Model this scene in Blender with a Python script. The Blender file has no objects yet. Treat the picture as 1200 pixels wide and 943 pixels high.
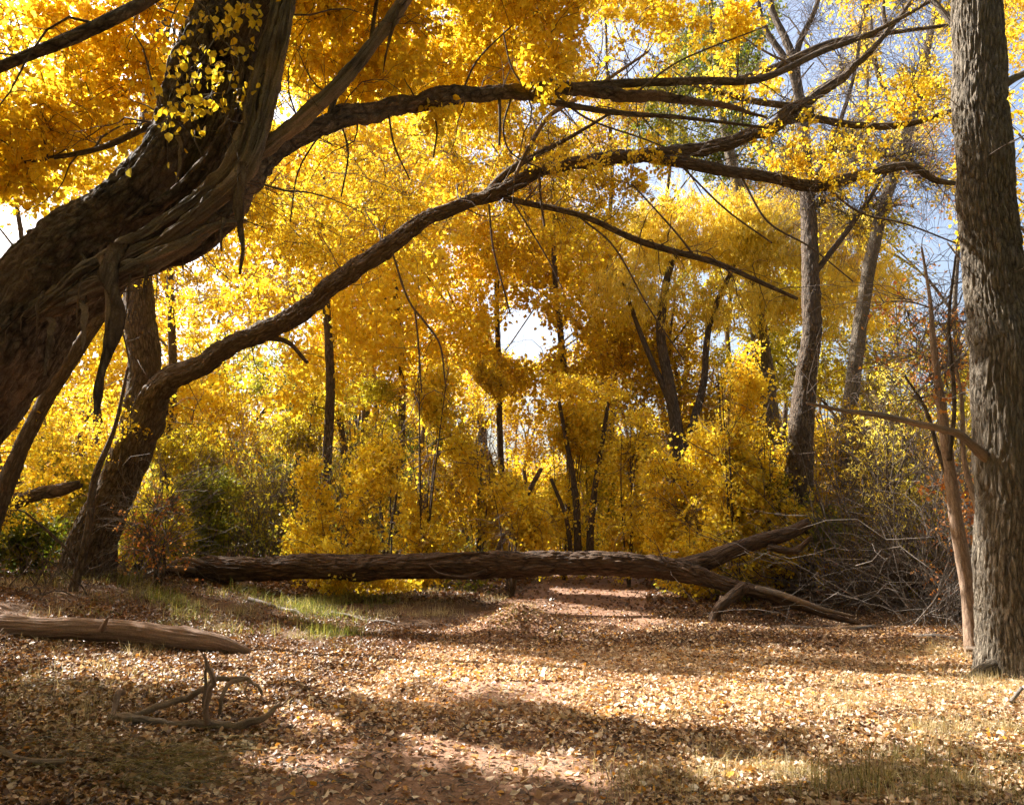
import bpy, math, random
import numpy as np

# ------------------------------------------------------------------ camera, sky, sun, exposure
scene = bpy.context.scene
F, W, H = 960.0, 1200.0, 943.0            # focal length and frame of the photograph in its own pixels
PITCH = math.radians(8.2)
CAM_Z = 1.5
cam_data = bpy.data.cameras.new("camera")
cam = bpy.data.objects.new("camera", cam_data)
scene.collection.objects.link(cam)
cam.location = (0, 0, CAM_Z)
cam.rotation_euler = (math.radians(90) + PITCH, 0, 0)
cam_data.sensor_width = 36.0
cam_data.lens = 36.0 * F / W
cam_data.clip_start = 0.05
cam_data.clip_end = 2000
scene.camera = cam

SUN_EL = math.radians(43)
SUN_AZ = math.radians(-57)                # measured from straight ahead, negative = to the left
SUN = np.array([math.sin(SUN_AZ) * math.cos(SUN_EL), math.cos(SUN_AZ) * math.cos(SUN_EL), math.sin(SUN_EL)])
world = bpy.data.worlds.new("World")
scene.world = world
world.use_nodes = True
wn = world.node_tree
wn.nodes.clear()
sky = wn.nodes.new("ShaderNodeTexSky")
sky.sky_type = 'NISHITA'
sky.sun_disc = False
sky.sun_elevation = SUN_EL
sky.sun_rotation = SUN_AZ
sky.air_density = 1.0
sky.dust_density = 6.0
sky.ozone_density = 1.0
bg = wn.nodes.new("ShaderNodeBackground")
bg.inputs['Strength'].default_value = 0.088
wo = wn.nodes.new("ShaderNodeOutputWorld")
wn.links.new(sky.outputs[0], bg.inputs[0])
wn.links.new(bg.outputs[0], wo.inputs[0])
sl = bpy.data.lights.new("sun", 'SUN')
sl.energy = 5.0
sl.angle = math.radians(0.5)
sl.color = (1.0, 0.96, 0.89)
so = bpy.data.objects.new("sun", sl)
scene.collection.objects.link(so)
from mathutils import Vector
so.rotation_euler = Vector(tuple(SUN)).to_track_quat('Z', 'Y').to_euler()
so.location = (-20, 20, 30)
scene.view_settings.view_transform = 'Standard'
scene.view_settings.look = 'None'
scene.view_settings.gamma = 1.0
scene.view_settings.exposure = 1.92
scene.cycles.max_bounces = 6
scene.cycles.diffuse_bounces = 3
scene.cycles.glossy_bounces = 2
scene.cycles.transmission_bounces = 4
scene.cycles.caustics_reflective = False
scene.cycles.caustics_refractive = False
scene.cycles.use_adaptive_sampling = True
scene.cycles.adaptive_threshold = 0.02
scene.cycles.use_denoising = True

rng = np.random.default_rng(11)

# ------------------------------------------------------------------ maths helpers
cp, sp = math.cos(PITCH), math.sin(PITCH)

def P(px, py, D):
    """world point seen at photo pixel (px, py) at horizontal distance D"""
    x = (px - W / 2) / F
    y = (H / 2 - py) / F
    d = np.array([x, cp - y * sp, sp + y * cp])
    return np.array([0, 0, CAM_Z]) + d * (D / d[1])

def to_px(p):
    q = p - np.array([0, 0, CAM_Z])
    zc = q[..., 1] * cp + q[..., 2] * sp
    yc = -q[..., 1] * sp + q[..., 2] * cp
    zc = np.where(zc < 0.05, 0.05, zc)
    return W / 2 + F * q[..., 0] / zc, H / 2 - F * yc / zc

def _h(i, j, k, s):
    n = ((i * 73856093) ^ (j * 19349663) ^ (k * 83492791) ^ (s * 2654435)) & 0x7fffffff
    n = (n ^ (n >> 13)) * 1274126177
    n = n & 0x7fffffff
    n = (n ^ (n >> 16)) & 0xffff
    return n / 65535.0

def noise(p, s=0):
    """value noise 0..1 of an (n,3) array"""
    p = np.asarray(p, float)
    i = np.floor(p).astype(np.int64)
    f = p - i
    f = f * f * (3 - 2 * f)
    r = 0
    for a in (0, 1):
        for b in (0, 1):
            for c in (0, 1):
                w = (f[..., 0] if a else 1 - f[..., 0]) * (f[..., 1] if b else 1 - f[..., 1]) * (f[..., 2] if c else 1 - f[..., 2])
                r = r + w * _h(i[..., 0] + a, i[..., 1] + b, i[..., 2] + c, s)
    return r

def fbm(p, s=0, o=3):
    p = np.asarray(p, float)
    r, a, t = 0, 1.0, 0
    for k in range(o):
        r = r + a * noise(p * 2 ** k + 17.3 * k, s + k)
        t += a
        a *= 0.5
    return r / t

def sstep(a, b, x):
    t = np.clip((x - a) / (b - a), 0, 1)
    return t * t * (3 - 2 * t)

def path_x(y):
    return np.interp(y, [-10, 0, 5, 10, 15, 22, 30, 45, 80], [-1.5, -0.9, -0.5, 0.1, 1.0, 2.1, 2.6, 1.0, -4])

def ground_h(x, y):
    x = np.asarray(x, float)
    y = np.asarray(y, float)
    c = path_x(y)
    z0 = np.zeros(np.broadcast(x, y).shape)
    q = np.stack([x + z0, y + z0, z0], -1)
    left = sstep(2.2, 8.5, c - x)
    right = sstep(4.0, 11.0, x - c) * sstep(9, 15, y)
    z = 0.55 * left + 0.35 * right
    z = z + 0.9 * sstep(10, 40, np.abs(x - c))
    z = z + 0.16 * (fbm(q * 0.35, 3) - 0.5) * sstep(0.8, 3, np.abs(x - c))
    z = z + 0.07 * (fbm(q * 1.3, 4) - 0.5) + 0.03 * (fbm(q * 5, 5) - 0.5)
    z = z + 0.36 * np.exp(-(((x - 0.1) / 0.55) ** 2 + ((y - 11.2) / 0.4) ** 2))
    z = z + 0.22 * np.exp(-(((x + 1.3) / 1.3) ** 2 + ((y - 14.6) / 1.2) ** 2))
    z = z - 0.25 * np.exp(-(((x - 4.6) / 1.2) ** 2 + ((y - 13.2) / 1.2) ** 2))
    z = z + 1.2 * sstep(35, 90, y)
    return z

def G(px, D):
    """ground point below the photo column px at distance D"""
    x = (px - W / 2) / F * (D * cp + 0)
    return np.array([x, D, float(ground_h(x, D))])

# parts of the floor the sun reaches in the photograph (photo pixels of the floor)
LIT = [
    [(395, 738), (480, 748), (600, 764), (700, 780), (820, 788), (900, 778), (1010, 783), (1120, 752), (1400, 780), (1400, 880), (1050, 872), (900, 848), (780, 850), (690, 832), (600, 800), (520, 788), (420, 776), (360, 762)],
    [(250, 742), (330, 735), (400, 748), (380, 775), (300, 770)],
    [(590, 700), (640, 698), (790, 722), (780, 732), (690, 722), (600, 712)],
    [(640, 686), (800, 690), (800, 697), (650, 694)],
    [(420, 695), (560, 700), (600, 712), (520, 712), (420, 705)],
    [(300, 830), (360, 822), (420, 850), (360, 860)],
    [(250, 880), (330, 868), (420, 885), (330, 900)],
    [(470, 850), (600, 872), (720, 900), (700, 915), (560, 890), (470, 868)],
    [(60, 790), (180, 778), (260, 790), (170, 806), (80, 806)],
    [(790, 880), (960, 890), (990, 925), (830, 925)],
    [(330, 715), (420, 722), (400, 732), (340, 728)],
]
def in_poly(px, py, poly):
    r = np.zeros(px.shape, bool)
    n = len(poly)
    for i in range(n):
        x1, y1 = poly[i]
        x2, y2 = poly[(i + 1) % n]
        c = (y1 > py) != (y2 > py)
        t = (x2 - x1) * (py - y1) / ((y2 - y1) if y2 != y1 else 1e-9) + x1
        r ^= c & (px < t)
    return r

def sun_spot(p):
    """True where a leaf at p would shade a floor patch that lies in the sun"""
    z = p[..., 2:3] - 0.05
    g = p - SUN * (z / SUN[2])
    px, py = to_px(g)
    ok = g[..., 1] > 1.5
    r = np.zeros(px.shape, bool)
    for poly in LIT:
        r |= in_poly(px, py, poly)
    return r & ok & (p[..., 2] > .5)

# crowns that stand in full sun in the photograph: centre pixel, distance, radius
SUNNY = [(820, 262, 22, 1.9), (925, 285, 22, 1.9), (430, 230, 14, 1.6), (540, 150, 13.6, 1.5), (300, 290, 14.6, 1.6), (862, 405, 15.4, .4), (660, 440, 21, .7), (270, 520, 18.5, 1.3), (330, 480, 20.5, 1.2), (420, 480, 21.5, 1.0),
         (600, 60, 13.6, 1.2), (1183, 650, 8.5, .5), (1178, 500, 8.5, .5), (1168, 350, 8.5, .5), (60, 120, 7.8, .9), (280, 180, 5.7, .45), (190, 270, 5.6, .45), (320, 170, 5.9, .4), (310, 388, 13.3, .8), (450, 290, 12.5, .8), (850, 180, 12.4, 1.0), (600, 106, 8.5, .6)]
def shades_sunny(p):
    r = np.zeros(p.shape[:-1], bool)
    for (x, y, D, R_) in SUNNY:
        c = P(x, y, D)
        q = p - c
        t = q @ SUN
        d = np.linalg.norm(q - t[..., None] * SUN, axis=-1)
        r |= (t > R_ * 1.2) & (d < R_)
    return r

# openings in the wood through which the sky is seen: direction (photo pixel), size, thinning, nearest distance
GAPS = [(30, 75, 50, 40, .6, 4), (10, 275, 40, 45, .85, 4), (70, 265, 40, 25, .6, 4), (330, 118, 22, 30, .8, 7), (615, 392, 34, 32, 1.0, 9),
        (665, 395, 16, 14, .9, 9), (735, 505, 16, 9, .9, 9), (945, 50, 50, 50, .8, 9), (1010, 110, 50, 35, .4, 9), (1090, 270, 40, 60, .5, 9),
        (1110, 330, 30, 40, .8, 9), (725, 60, 60, 40, .7, 9), (655, 135, 26, 14, .8, 9), (500, 20, 45, 18, .7, 9), (1195, 200, 20, 110, .7, 9),
        (60, 240, 90, 20, .4, 4), (560, 180, 20, 12, .5, 9), (480, 215, 26, 12, .4, 9), (1060, 40, 40, 50, .6, 9), (640, 125, 40, 16, .5, 9)]
def sky_gap(p):
    px, py = to_px(p)
    r = np.zeros(px.shape)
    for (x, y, a, b, s, dm) in GAPS:
        d = ((px - x) / a) ** 2 + ((py - y) / b) ** 2
        r = np.maximum(r, s * (1 - sstep(0.55, 1.25, d)) * (p[..., 1] > dm))
    return r

# ------------------------------------------------------------------ mesh helpers
COL = scene.collection

def make_mesh(name, verts, faces, mat, smooth=True, bc=None):
    me = bpy.data.meshes.new(name)
    verts = np.asarray(verts, np.float32)
    if not isinstance(faces, list):
        faces = [faces]
    faces = [np.asarray(f, np.int32) for f in faces if len(f)]
    nl = sum(f.size for f in faces)
    npoly = sum(len(f) for f in faces)
    me.vertices.add(len(verts))
    me.vertices.foreach_set("co", verts.ravel())
    me.loops.add(nl)
    me.loops.foreach_set("vertex_index", np.concatenate([f.ravel() for f in faces]))
    me.polygons.add(npoly)
    st, o = [], 0
    for f in faces:
        st.append(o + np.arange(len(f)) * f.shape[1])
        o += f.size
    me.polygons.foreach_set("loop_start", np.concatenate(st).astype(np.int32))
    me.polygons.foreach_set("use_smooth", np.full(npoly, smooth))
    me.materials.append(mat)
    if bc is not None:
        a = me.attributes.new("bc", 'FLOAT_VECTOR', 'POINT')
        a.data.foreach_set("vector", np.asarray(bc, np.float32).ravel())
    me.update(calc_edges=True)
    return me

def put(name, verts, faces, mat, parent=None, smooth=True, bc=None, origin=None):
    v = np.asarray(verts, float)
    if parent is not None:
        o0 = np.array(parent_origin(parent))
    else:
        o0 = np.zeros(3) if origin is None else np.asarray(origin, float)
    me = make_mesh(name, v - o0, faces, mat, smooth, bc)
    ob = bpy.data.objects.new(name, me)
    COL.objects.link(ob)
    if parent is not None:
        ob.parent = parent
    else:
        ob.location = tuple(o0)
    return ob

def parent_origin(o):
    t = Vector((0, 0, 0))
    while o is not None:
        t = t + o.location
        o = o.parent
    return tuple(t)

def thing(name, label, cat, loc, group=None, kind=None):
    o = bpy.data.objects.new(name, None)
    o.empty_display_size = 0.3
    COL.objects.link(o)
    o.location = tuple(float(a) for a in loc)
    return tag(o, label, cat, group, kind)

def tag(o, label=None, cat=None, group=None, kind=None):
    if label: o['label'] = label
    if cat: o['category'] = cat
    if group: o['group'] = group
    if kind: o['kind'] = kind
    return o

def spline(pts, K):
    """Catmull-Rom through rows (x,y,z,r) resampled evenly to K rows"""
    p = np.asarray(pts, float)
    q = np.vstack([2 * p[0] - p[1], p, 2 * p[-1] - p[-2]])
    out = []
    for i in range(1, len(q) - 2):
        t = np.linspace(0, 1, 24, endpoint=False)[:, None]
        a, b, c, d = q[i - 1], q[i], q[i + 1], q[i + 2]
        out.append(0.5 * (2 * b + (c - a) * t + (2 * a - 5 * b + 4 * c - d) * t ** 2 + (3 * b - a - 3 * c + d) * t ** 3))
    out = np.vstack(out + [q[-2][None]])
    s = np.r_[0, np.cumsum(np.linalg.norm(np.diff(out[:, :3], axis=0), axis=1))]
    u = np.linspace(0, s[-1], K)
    r = np.stack([np.interp(u, s, out[:, k]) for k in range(4)], 1)
    r[:, 3] = np.maximum(r[:, 3], 0.002)
    return r, u

def frames(p):
    t = np.gradient(p, axis=-2)
    t /= np.linalg.norm(t, axis=-1, keepdims=True) + 1e-9
    m = np.abs(t.mean(axis=-2))
    ax = np.eye(3)[np.argmin(m, axis=-1)]
    a = ax[..., None, :]
    n = a - (a * t).sum(-1, keepdims=True) * t
    n /= np.linalg.norm(n, axis=-1, keepdims=True) + 1e-9
    return t, n, np.cross(t, n)

def limb_mesh(pts, seed=0, rough=0.06, lobes=0.08, S=None, seg=0.05, jag=0.0, flare=0.0, knots=0, grain=0.0, freq=14.0, zs=0.3, kink=0.0, kf=2.2):
    """one thick stem: furrowed, lobed tube with closed ends; returns verts, faces, bark coordinates"""
    pts = np.asarray(pts, float)
    L = np.linalg.norm(np.diff(pts[:, :3], axis=0), axis=1).sum()
    K = int(np.clip(L / seg, 12, 800))
    rmax = pts[:, 3].max()
    if S is None:
        S = int(np.clip(rmax * 260, 12, 72))
    c, u = spline(pts, K)
    # slight wander of the axis
    wn_ = (np.stack([fbm(np.stack([u * 0.9, u * 0 + k * 7.7, u * 0 + seed], -1), seed + k) for k in range(3)], -1) - 0.5)
    c[:, :3] += wn_ * c[:, 3:4] * 0.7
    if kink:
        kk = np.stack([fbm(np.stack([u * kf, u * 0 + k * 3.1, u * 0 + seed + 50], -1), seed + 60 + k, 2) for k in range(3)], -1) - .5
        c[:, :3] += kk * kink * 2 * np.minimum(1, u / .3)[:, None]
    t, n, b = frames(c[:, :3])
    th = np.linspace(0, 2 * np.pi, S, endpoint=False)
    ct, st = np.cos(th)[None, :, None], np.sin(th)[None, :, None]
    dirs = n[:, None, :] * ct + b[:, None, :] * st
    r = c[:, 3][:, None]
    bc = np.stack([np.cos(th)[None, :] * r, np.sin(th)[None, :] * r, np.repeat(u[:, None], S, 1)], -1)
    q = bc.copy()
    q[..., 2] *= 0.3
    low = fbm(np.stack([np.cos(th)[None, :] * 1.2 + 0 * r, np.sin(th)[None, :] * 1.2 + 0 * r, u[:, None] / max(rmax, .05) * 0.35 + 0 * th[None, :]], -1) + seed * 3.1, seed, 2) - 0.5
    q = bc.copy()
    q[..., 2] *= zs
    n1_ = fbm(q * freq + seed, seed + 5, 2) - 0.5
    n2_ = fbm(q * freq * 1.15 + seed + 40, seed + 15, 2) - 0.5
    g1_ = 1 - np.minimum(np.abs(n1_) * 9, 1)
    g2_ = 1 - np.minimum(np.abs(n2_) * 9, 1)
    fine = fbm(q * freq * 3.1 + 9, seed + 25, 2) - .5
    dep = np.minimum(rough * r, .03)
    rr = r * (1 + lobes * 2.4 * low) + dep * (.45 - .95 * np.maximum(g1_, .8 * g2_) + .5 * fine + .5 * n1_)
    if grain:
        gq = np.stack([np.cos(th)[None, :] * 5 + 0 * r, np.sin(th)[None, :] * 5 + 0 * r, u[:, None] * 1.3 + 0 * th[None, :]], -1) + seed
        rr = rr * (1 - grain * (1 - np.minimum(np.abs(fbm(gq, seed + 21, 2) - .5) * 7, 1)))
    if flare:
        rr = rr * (1 + flare * np.exp(-u[:, None] / (rmax * 1.9)) * (0.7 + 0.5 * np.cos(th[None, :] * 5 + seed) + 0.3 * np.cos(th[None, :] * 2 + 1)))
    for k in range(knots):
        uk, tk = rng.uniform(0.1, 0.9) * L, rng.uniform(0, 6.28)
        dth = np.angle(np.exp(1j * (th - tk)))[None, :]
        rr = rr + 0.16 * r * np.exp(-((u[:, None] - uk) / (r * 0.5)) ** 2 - (dth / 0.45) ** 2)
    v = c[:, None, :3] + dirs * rr[..., None]
    if jag:
        e = (fbm(np.stack([np.cos(th) * 4, np.sin(th) * 4, th * 0 + seed], -1), seed + 9, 2) - 0.4) * jag
        k0 = max(1, K - 4)
        for i in range(k0, K):
            v[i] += t[i][None, :] * e[:, None] * ((i - k0 + 1) / 4)
    v = v.reshape(-1, 3)
    i = np.arange(K - 1)[:, None] * S
    j = np.arange(S)[None, :]
    j2 = (j + 1) % S
    f = np.stack([i + j, i + j2, i + S + j2, i + S + j], -1).reshape(-1, 4)
    ca, cb = len(v), len(v) + 1
    v = np.vstack([v, c[0, :3], c[-1, :3]])
    jj = np.arange(S)
    t1 = np.stack([(jj + 1) % S, jj, np.full(S, ca)], -1)
    t2 = np.stack([(K - 1) * S + jj, (K - 1) * S + (jj + 1) % S, np.full(S, cb)], -1)
    bcf = np.vstack([bc.reshape(-1, 3), [[0, 0, 0]], [[0, 0, u[-1]]]])
    return v, [f, np.vstack([t1, t2])], bcf

def merge(parts):
    vs, q, t, bcs, o = [], [], [], [], 0
    for v, fs, bc in parts:
        for f in fs:
            (q if f.shape[1] == 4 else t).append(f + o)
        vs.append(v)
        bcs.append(bc)
        o += len(v)
    fs = []
    if q: fs.append(np.vstack(q))
    if t: fs.append(np.vstack(t))
    return np.vstack(vs), fs, np.vstack(bcs)

def twigs_mesh(polys, rads, S=4):
    """many thin stems at once: polys (N,K,3), rads (N,K)"""
    p = np.asarray(polys, float)
    r = np.asarray(rads, float)
    N, K = r.shape
    t, n, b = frames(p)
    th = np.linspace(0, 2 * np.pi, S, endpoint=False)
    v = p[:, :, None, :] + (n[:, :, None, :] * np.cos(th)[None, None, :, None] + b[:, :, None, :] * np.sin(th)[None, None, :, None]) * r[:, :, None, None]
    v = v.reshape(-1, 3)
    base = (np.arange(N) * K * S)[:, None, None]
    i = (np.arange(K - 1) * S)[None, :, None]
    j = np.arange(S)[None, None, :]
    j2 = (j + 1) % S
    f = np.stack([base + i + j, base + i + j2, base + i + S + j2, base + i + S + j], -1).reshape(-1, 4)
    return v, [f], v * 0.7

def rand_dirs(n, up=0.0):
    d = rng.normal(size=(n, 3))
    d[:, 2] += up
    return d / (np.linalg.norm(d, axis=1, keepdims=True) + 1e-9)

def bezier_polys(a, b, K, bend=0.18, droop=0.0):
    """slightly bent stems from points a to points b, resampled to K"""
    d = b - a
    L = np.linalg.norm(d, axis=1, keepdims=True)
    m1 = a + d * 0.33 + rng.normal(size=a.shape) * L * bend * 0.6
    m2 = a + d * 0.66 + rng.normal(size=a.shape) * L * bend * 0.6
    m1[:, 2] += L[:, 0] * (0.10 - droop * 0)
    m2[:, 2] += L[:, 0] * (0.10 - droop)
    t = np.linspace(0, 1, K)[None, :, None]
    a, m1, m2, b = a[:, None], m1[:, None], m2[:, None], b[:, None]
    p = (1 - t) ** 3 * a + 3 * (1 - t) ** 2 * t * m1 + 3 * (1 - t) * t * t * m2 + t ** 3 * b
    p[:, 1:-1] += rng.normal(size=p[:, 1:-1].shape) * L[:, None] * 0.012
    return p

# leaf outlines (x along, y across, z fold)
LEAF6 = np.array([[0, 0, 0], [.22, .42, .10], [.62, .36, .09], [1, 0, -.08], [.62, -.36, .09], [.22, -.42, .10]])
LEAF4 = np.array([[0, 0, 0], [.42, .44, .10], [1, 0, -.04], [.42, -.44, .10]])
LEAFN = np.array([[0, 0, 0], [.45, .11, .03], [1, 0, -.12], [.45, -.11, .03]])

def leaves_mesh(pos, size, dirs=None, shape=LEAF6, hang=0.5, flat=None):
    n = len(pos)
    if dirs is None:
        dirs = rng.normal(size=(n, 3))
        dirs[:, 2] -= hang * 1.6
    x = dirs / (np.linalg.norm(dirs, axis=1, keepdims=True) + 1e-9)
    if flat is None:
        a = rng.normal(size=(n, 3))
    else:
        a = np.cross(np.tile([0, 0, 1.0], (n, 1)), x) + rng.normal(size=(n, 3)) * flat
    y = a - (a * x).sum(1, keepdims=True) * x
    y /= np.linalg.norm(y, axis=1, keepdims=True) + 1e-9
    z = np.cross(x, y)
    s = np.broadcast_to(np.asarray(size, float), (n,))[:, None, None]
    sh = shape[None] * np.ones((n, 1, 1))
    sh[:, :, 2] *= rng.uniform(-1.2, 2.4, (n, 1))
    sh[:, :, 1] *= rng.uniform(.75, 1.1, (n, 1))
    v = pos[:, None, :] + s * (sh[:, :, 0:1] * x[:, None] + sh[:, :, 1:2] * y[:, None] + sh[:, :, 2:3] * z[:, None])
    k = len(shape)
    o = (np.arange(n) * k)[:, None]
    if k == 6:
        f = np.concatenate([o + np.array([[0, 1, 2, 3]]), o + np.array([[0, 3, 4, 5]])])
    else:
        f = np.concatenate([o + np.array([[0, 1, 2]]), o + np.array([[0, 2, 3]])])
    return v.reshape(-1, 3), f

# ------------------------------------------------------------------ materials
def new_mat(name):
    m = bpy.data.materials.new(name)
    m.use_nodes = True
    m.node_tree.nodes.clear()
    return m, m.node_tree

def nd(nt, typ, **kw):
    n = nt.nodes.new(typ)
    for k, v in kw.items():
        setattr(n, k, v)
    return n

def ramp(nt, stops, src=None, interp='LINEAR'):
    r = nd(nt, "ShaderNodeValToRGB")
    cr = r.color_ramp
    cr.interpolation = interp
    while len(cr.elements) > 1:
        cr.elements.remove(cr.elements[-1])
    cr.elements[0].position = stops[0][0]
    cr.elements[0].color = (*stops[0][1], 1)
    for p, c in stops[1:]:
        e = cr.elements.new(p)
        e.color = (*c, 1)
    if src is not None:
        nt.links.new(src, r.inputs[0])
    return r

def mix(nt, fac, a, b, mode='MIX'):
    n = nd(nt, "ShaderNodeMix", data_type='RGBA', blend_type=mode)
    for sock, v in ((n.inputs[0], fac), (n.inputs[6], a), (n.inputs[7], b)):
        if isinstance(v, bpy.types.NodeSocket):
            nt.links.new(v, sock)
        elif isinstance(v, (int, float)):
            sock.default_value = v
        else:
            sock.default_value = (*v, 1)
    return n.outputs[2]

def leaf_mat(name, stops, patch=None, trans=0.55, tint=(1.0, .96, .48), rough=0.45, spec=0.25, patch_scale=0.5):
    """thin leaf: each leaf its own hue out of a ramp, some light goes through"""
    m, nt = new_mat(name)
    g = nd(nt, "ShaderNodeNewGeometry")
    r = ramp(nt, stops, g.outputs['Random Per Island'])
    col = r.outputs[0]
    if patch:
        tc = nd(nt, "ShaderNodeTexCoord")
        nz = nd(nt, "ShaderNodeTexNoise")
        nz.inputs['Scale'].default_value = patch_scale
        nz.inputs['Detail'].default_value = 2
        nt.links.new(tc.outputs['Object'], nz.inputs['Vector'])
        pr = ramp(nt, [(0.45, (0, 0, 0)), (0.62, (1, 1, 1))], nz.outputs[0])
        ma = nd(nt, "ShaderNodeMath", operation='MULTIPLY')
        nt.links.new(pr.outputs[0], ma.inputs[0])
        ma.inputs[1].default_value = 0.75
        col = mix(nt, ma.outputs[0], col, mix(nt, 0.7, col, patch))
    # blotches inside the leaf
    tc2 = nd(nt, "ShaderNodeTexCoord")
    n2 = nd(nt, "ShaderNodeTexNoise")
    n2.inputs['Scale'].default_value = 60
    nt.links.new(tc2.outputs['Object'], n2.inputs['Vector'])
    br = ramp(nt, [(0.3, (.80, .74, .6)), (0.55, (1, 1, 1))], n2.outputs[0])
    col = mix(nt, 1.0, col, br.outputs[0], 'MULTIPLY')
    pb = nd(nt, "ShaderNodeBsdfPrincipled")
    nt.links.new(col, pb.inputs['Base Color'])
    pb.inputs['Roughness'].default_value = rough
    pb.inputs['Specular IOR Level'].default_value = spec
    tr = nd(nt, "ShaderNodeBsdfTranslucent")
    tcol = mix(nt, 1.0, col, tint, 'MULTIPLY')
    gm = nd(nt, "ShaderNodeHueSaturation")
    gm.inputs['Saturation'].default_value = 1.0
    gm.inputs['Value'].default_value = 1.55
    nt.links.new(tcol, gm.inputs['Color'])
    nt.links.new(gm.outputs[0], tr.inputs[0])
    ms = nd(nt, "ShaderNodeMixShader")
    ms.inputs[0].default_value = trans
    nt.links.new(pb.outputs[0], ms.inputs[1])
    nt.links.new(tr.outputs[0], ms.inputs[2])
    out = nd(nt, "ShaderNodeOutputMaterial")
    nt.links.new(ms.outputs[0], out.inputs[0])
    return m

def bark_mat(name, dark, mid, light, scale=14.0, stretch=0.22, bump=0.6, fissure=True, patch=None, dist=0.02):
    m, nt = new_mat(name)
    at = nd(nt, "ShaderNodeAttribute", attribute_name="bc")
    mp = nd(nt, "ShaderNodeMapping")
    mp.inputs['Scale'].default_value = (scale, scale, scale * stretch)
    nt.links.new(at.outputs['Vector'], mp.inputs[0])
    n1 = nd(nt, "ShaderNodeTexNoise")
    n1.inputs['Scale'].default_value = 1.0
    n1.inputs['Detail'].default_value = 6
    n1.inputs['Roughness'].default_value = 0.62
    n1.inputs['Distortion'].default_value = 0.6
    nt.links.new(mp.outputs[0], n1.inputs['Vector'])
    def plates(sc, warp):
        vr = nd(nt, "ShaderNodeTexVoronoi", feature='DISTANCE_TO_EDGE')
        vr.inputs['Scale'].default_value = sc
        add = nd(nt, "ShaderNodeVectorMath", operation='MULTIPLY_ADD')
        nt.links.new(n1.outputs['Color'], add.inputs[0])
        add.inputs[1].default_value = (warp, warp, warp)
        nt.links.new(mp.outputs[0], add.inputs[2])
        nt.links.new(add.outputs[0], vr.inputs['Vector'])
        return vr.outputs[0]
    v1 = ramp(nt, [(0.0, (0, 0, 0)), (0.09, (.45, .45, .45)), (0.24, (.85, .85, .85)), (0.5, (1, 1, 1))], plates(1.0, .55))
    v2 = ramp(nt, [(0.0, (0, 0, 0)), (0.12, (.6, .6, .6)), (0.3, (1, 1, 1))], plates(2.6, .8))
    mpf = nd(nt, "ShaderNodeMapping")
    mpf.inputs['Scale'].default_value = (scale * 5, scale * 5, scale * 5 * max(stretch, .25) * .8)
    nt.links.new(at.outputs['Vector'], mpf.inputs[0])
    nf = nd(nt, "ShaderNodeTexNoise")
    nf.inputs['Scale'].default_value = 1.0
    nf.inputs['Detail'].default_value = 4
    nf.inputs['Roughness'].default_value = .7
    nt.links.new(mpf.outputs[0], nf.inputs['Vector'])
    vv = mix(nt, .35, v1.outputs[0], v2.outputs[0])
    hgt = mix(nt, 0.62 if fissure else 0.28, mix(nt, .5, n1.outputs[0], nf.outputs[0]), vv)
    cr = ramp(nt, [(0.22, dark), (0.55, mid), (0.85, light)] if fissure else [(0.3, dark), (0.52, mid), (0.72, light)], hgt)
    col = cr.outputs[0]
    tc = nd(nt, "ShaderNodeTexCoord")
    n3 = nd(nt, "ShaderNodeTexNoise")
    n3.inputs['Scale'].default_value = 2.2
    n3.inputs['Detail'].default_value = 4
    nt.links.new(tc.outputs['Object'], n3.inputs['Vector'])
    pr = ramp(nt, [(0.42, (0, 0, 0)), (0.66, (1, 1, 1))], n3.outputs[0])
    col = mix(nt, pr.outputs[0], col, mix(nt, 0.65, col, patch if patch else mid))
    n4 = nd(nt, "ShaderNodeTexNoise")
    n4.inputs['Scale'].default_value = 90
    n4.inputs['Detail'].default_value = 3
    nt.links.new(tc.outputs['Object'], n4.inputs['Vector'])
    g4 = ramp(nt, [(0.3, (.7, .7, .7)), (0.7, (1.15, 1.15, 1.15))], n4.outputs[0])
    col = mix(nt, 1.0, col, g4.outputs[0], 'MULTIPLY')
    b = nd(nt, "ShaderNodeBump")
    b.inputs['Strength'].default_value = bump
    b.inputs['Distance'].default_value = dist
    nt.links.new(hgt, b.inputs['Height'])
    pb = nd(nt, "ShaderNodeBsdfPrincipled")
    pb.inputs['Roughness'].default_value = 0.85
    pb.inputs['Specular IOR Level'].default_value = 0.25
    nt.links.new(col, pb.inputs['Base Color'])
    nt.links.new(b.outputs[0], pb.inputs['Normal'])
    out = nd(nt, "ShaderNodeOutputMaterial")
    nt.links.new(pb.outputs[0], out.inputs[0])
    return m

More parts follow.
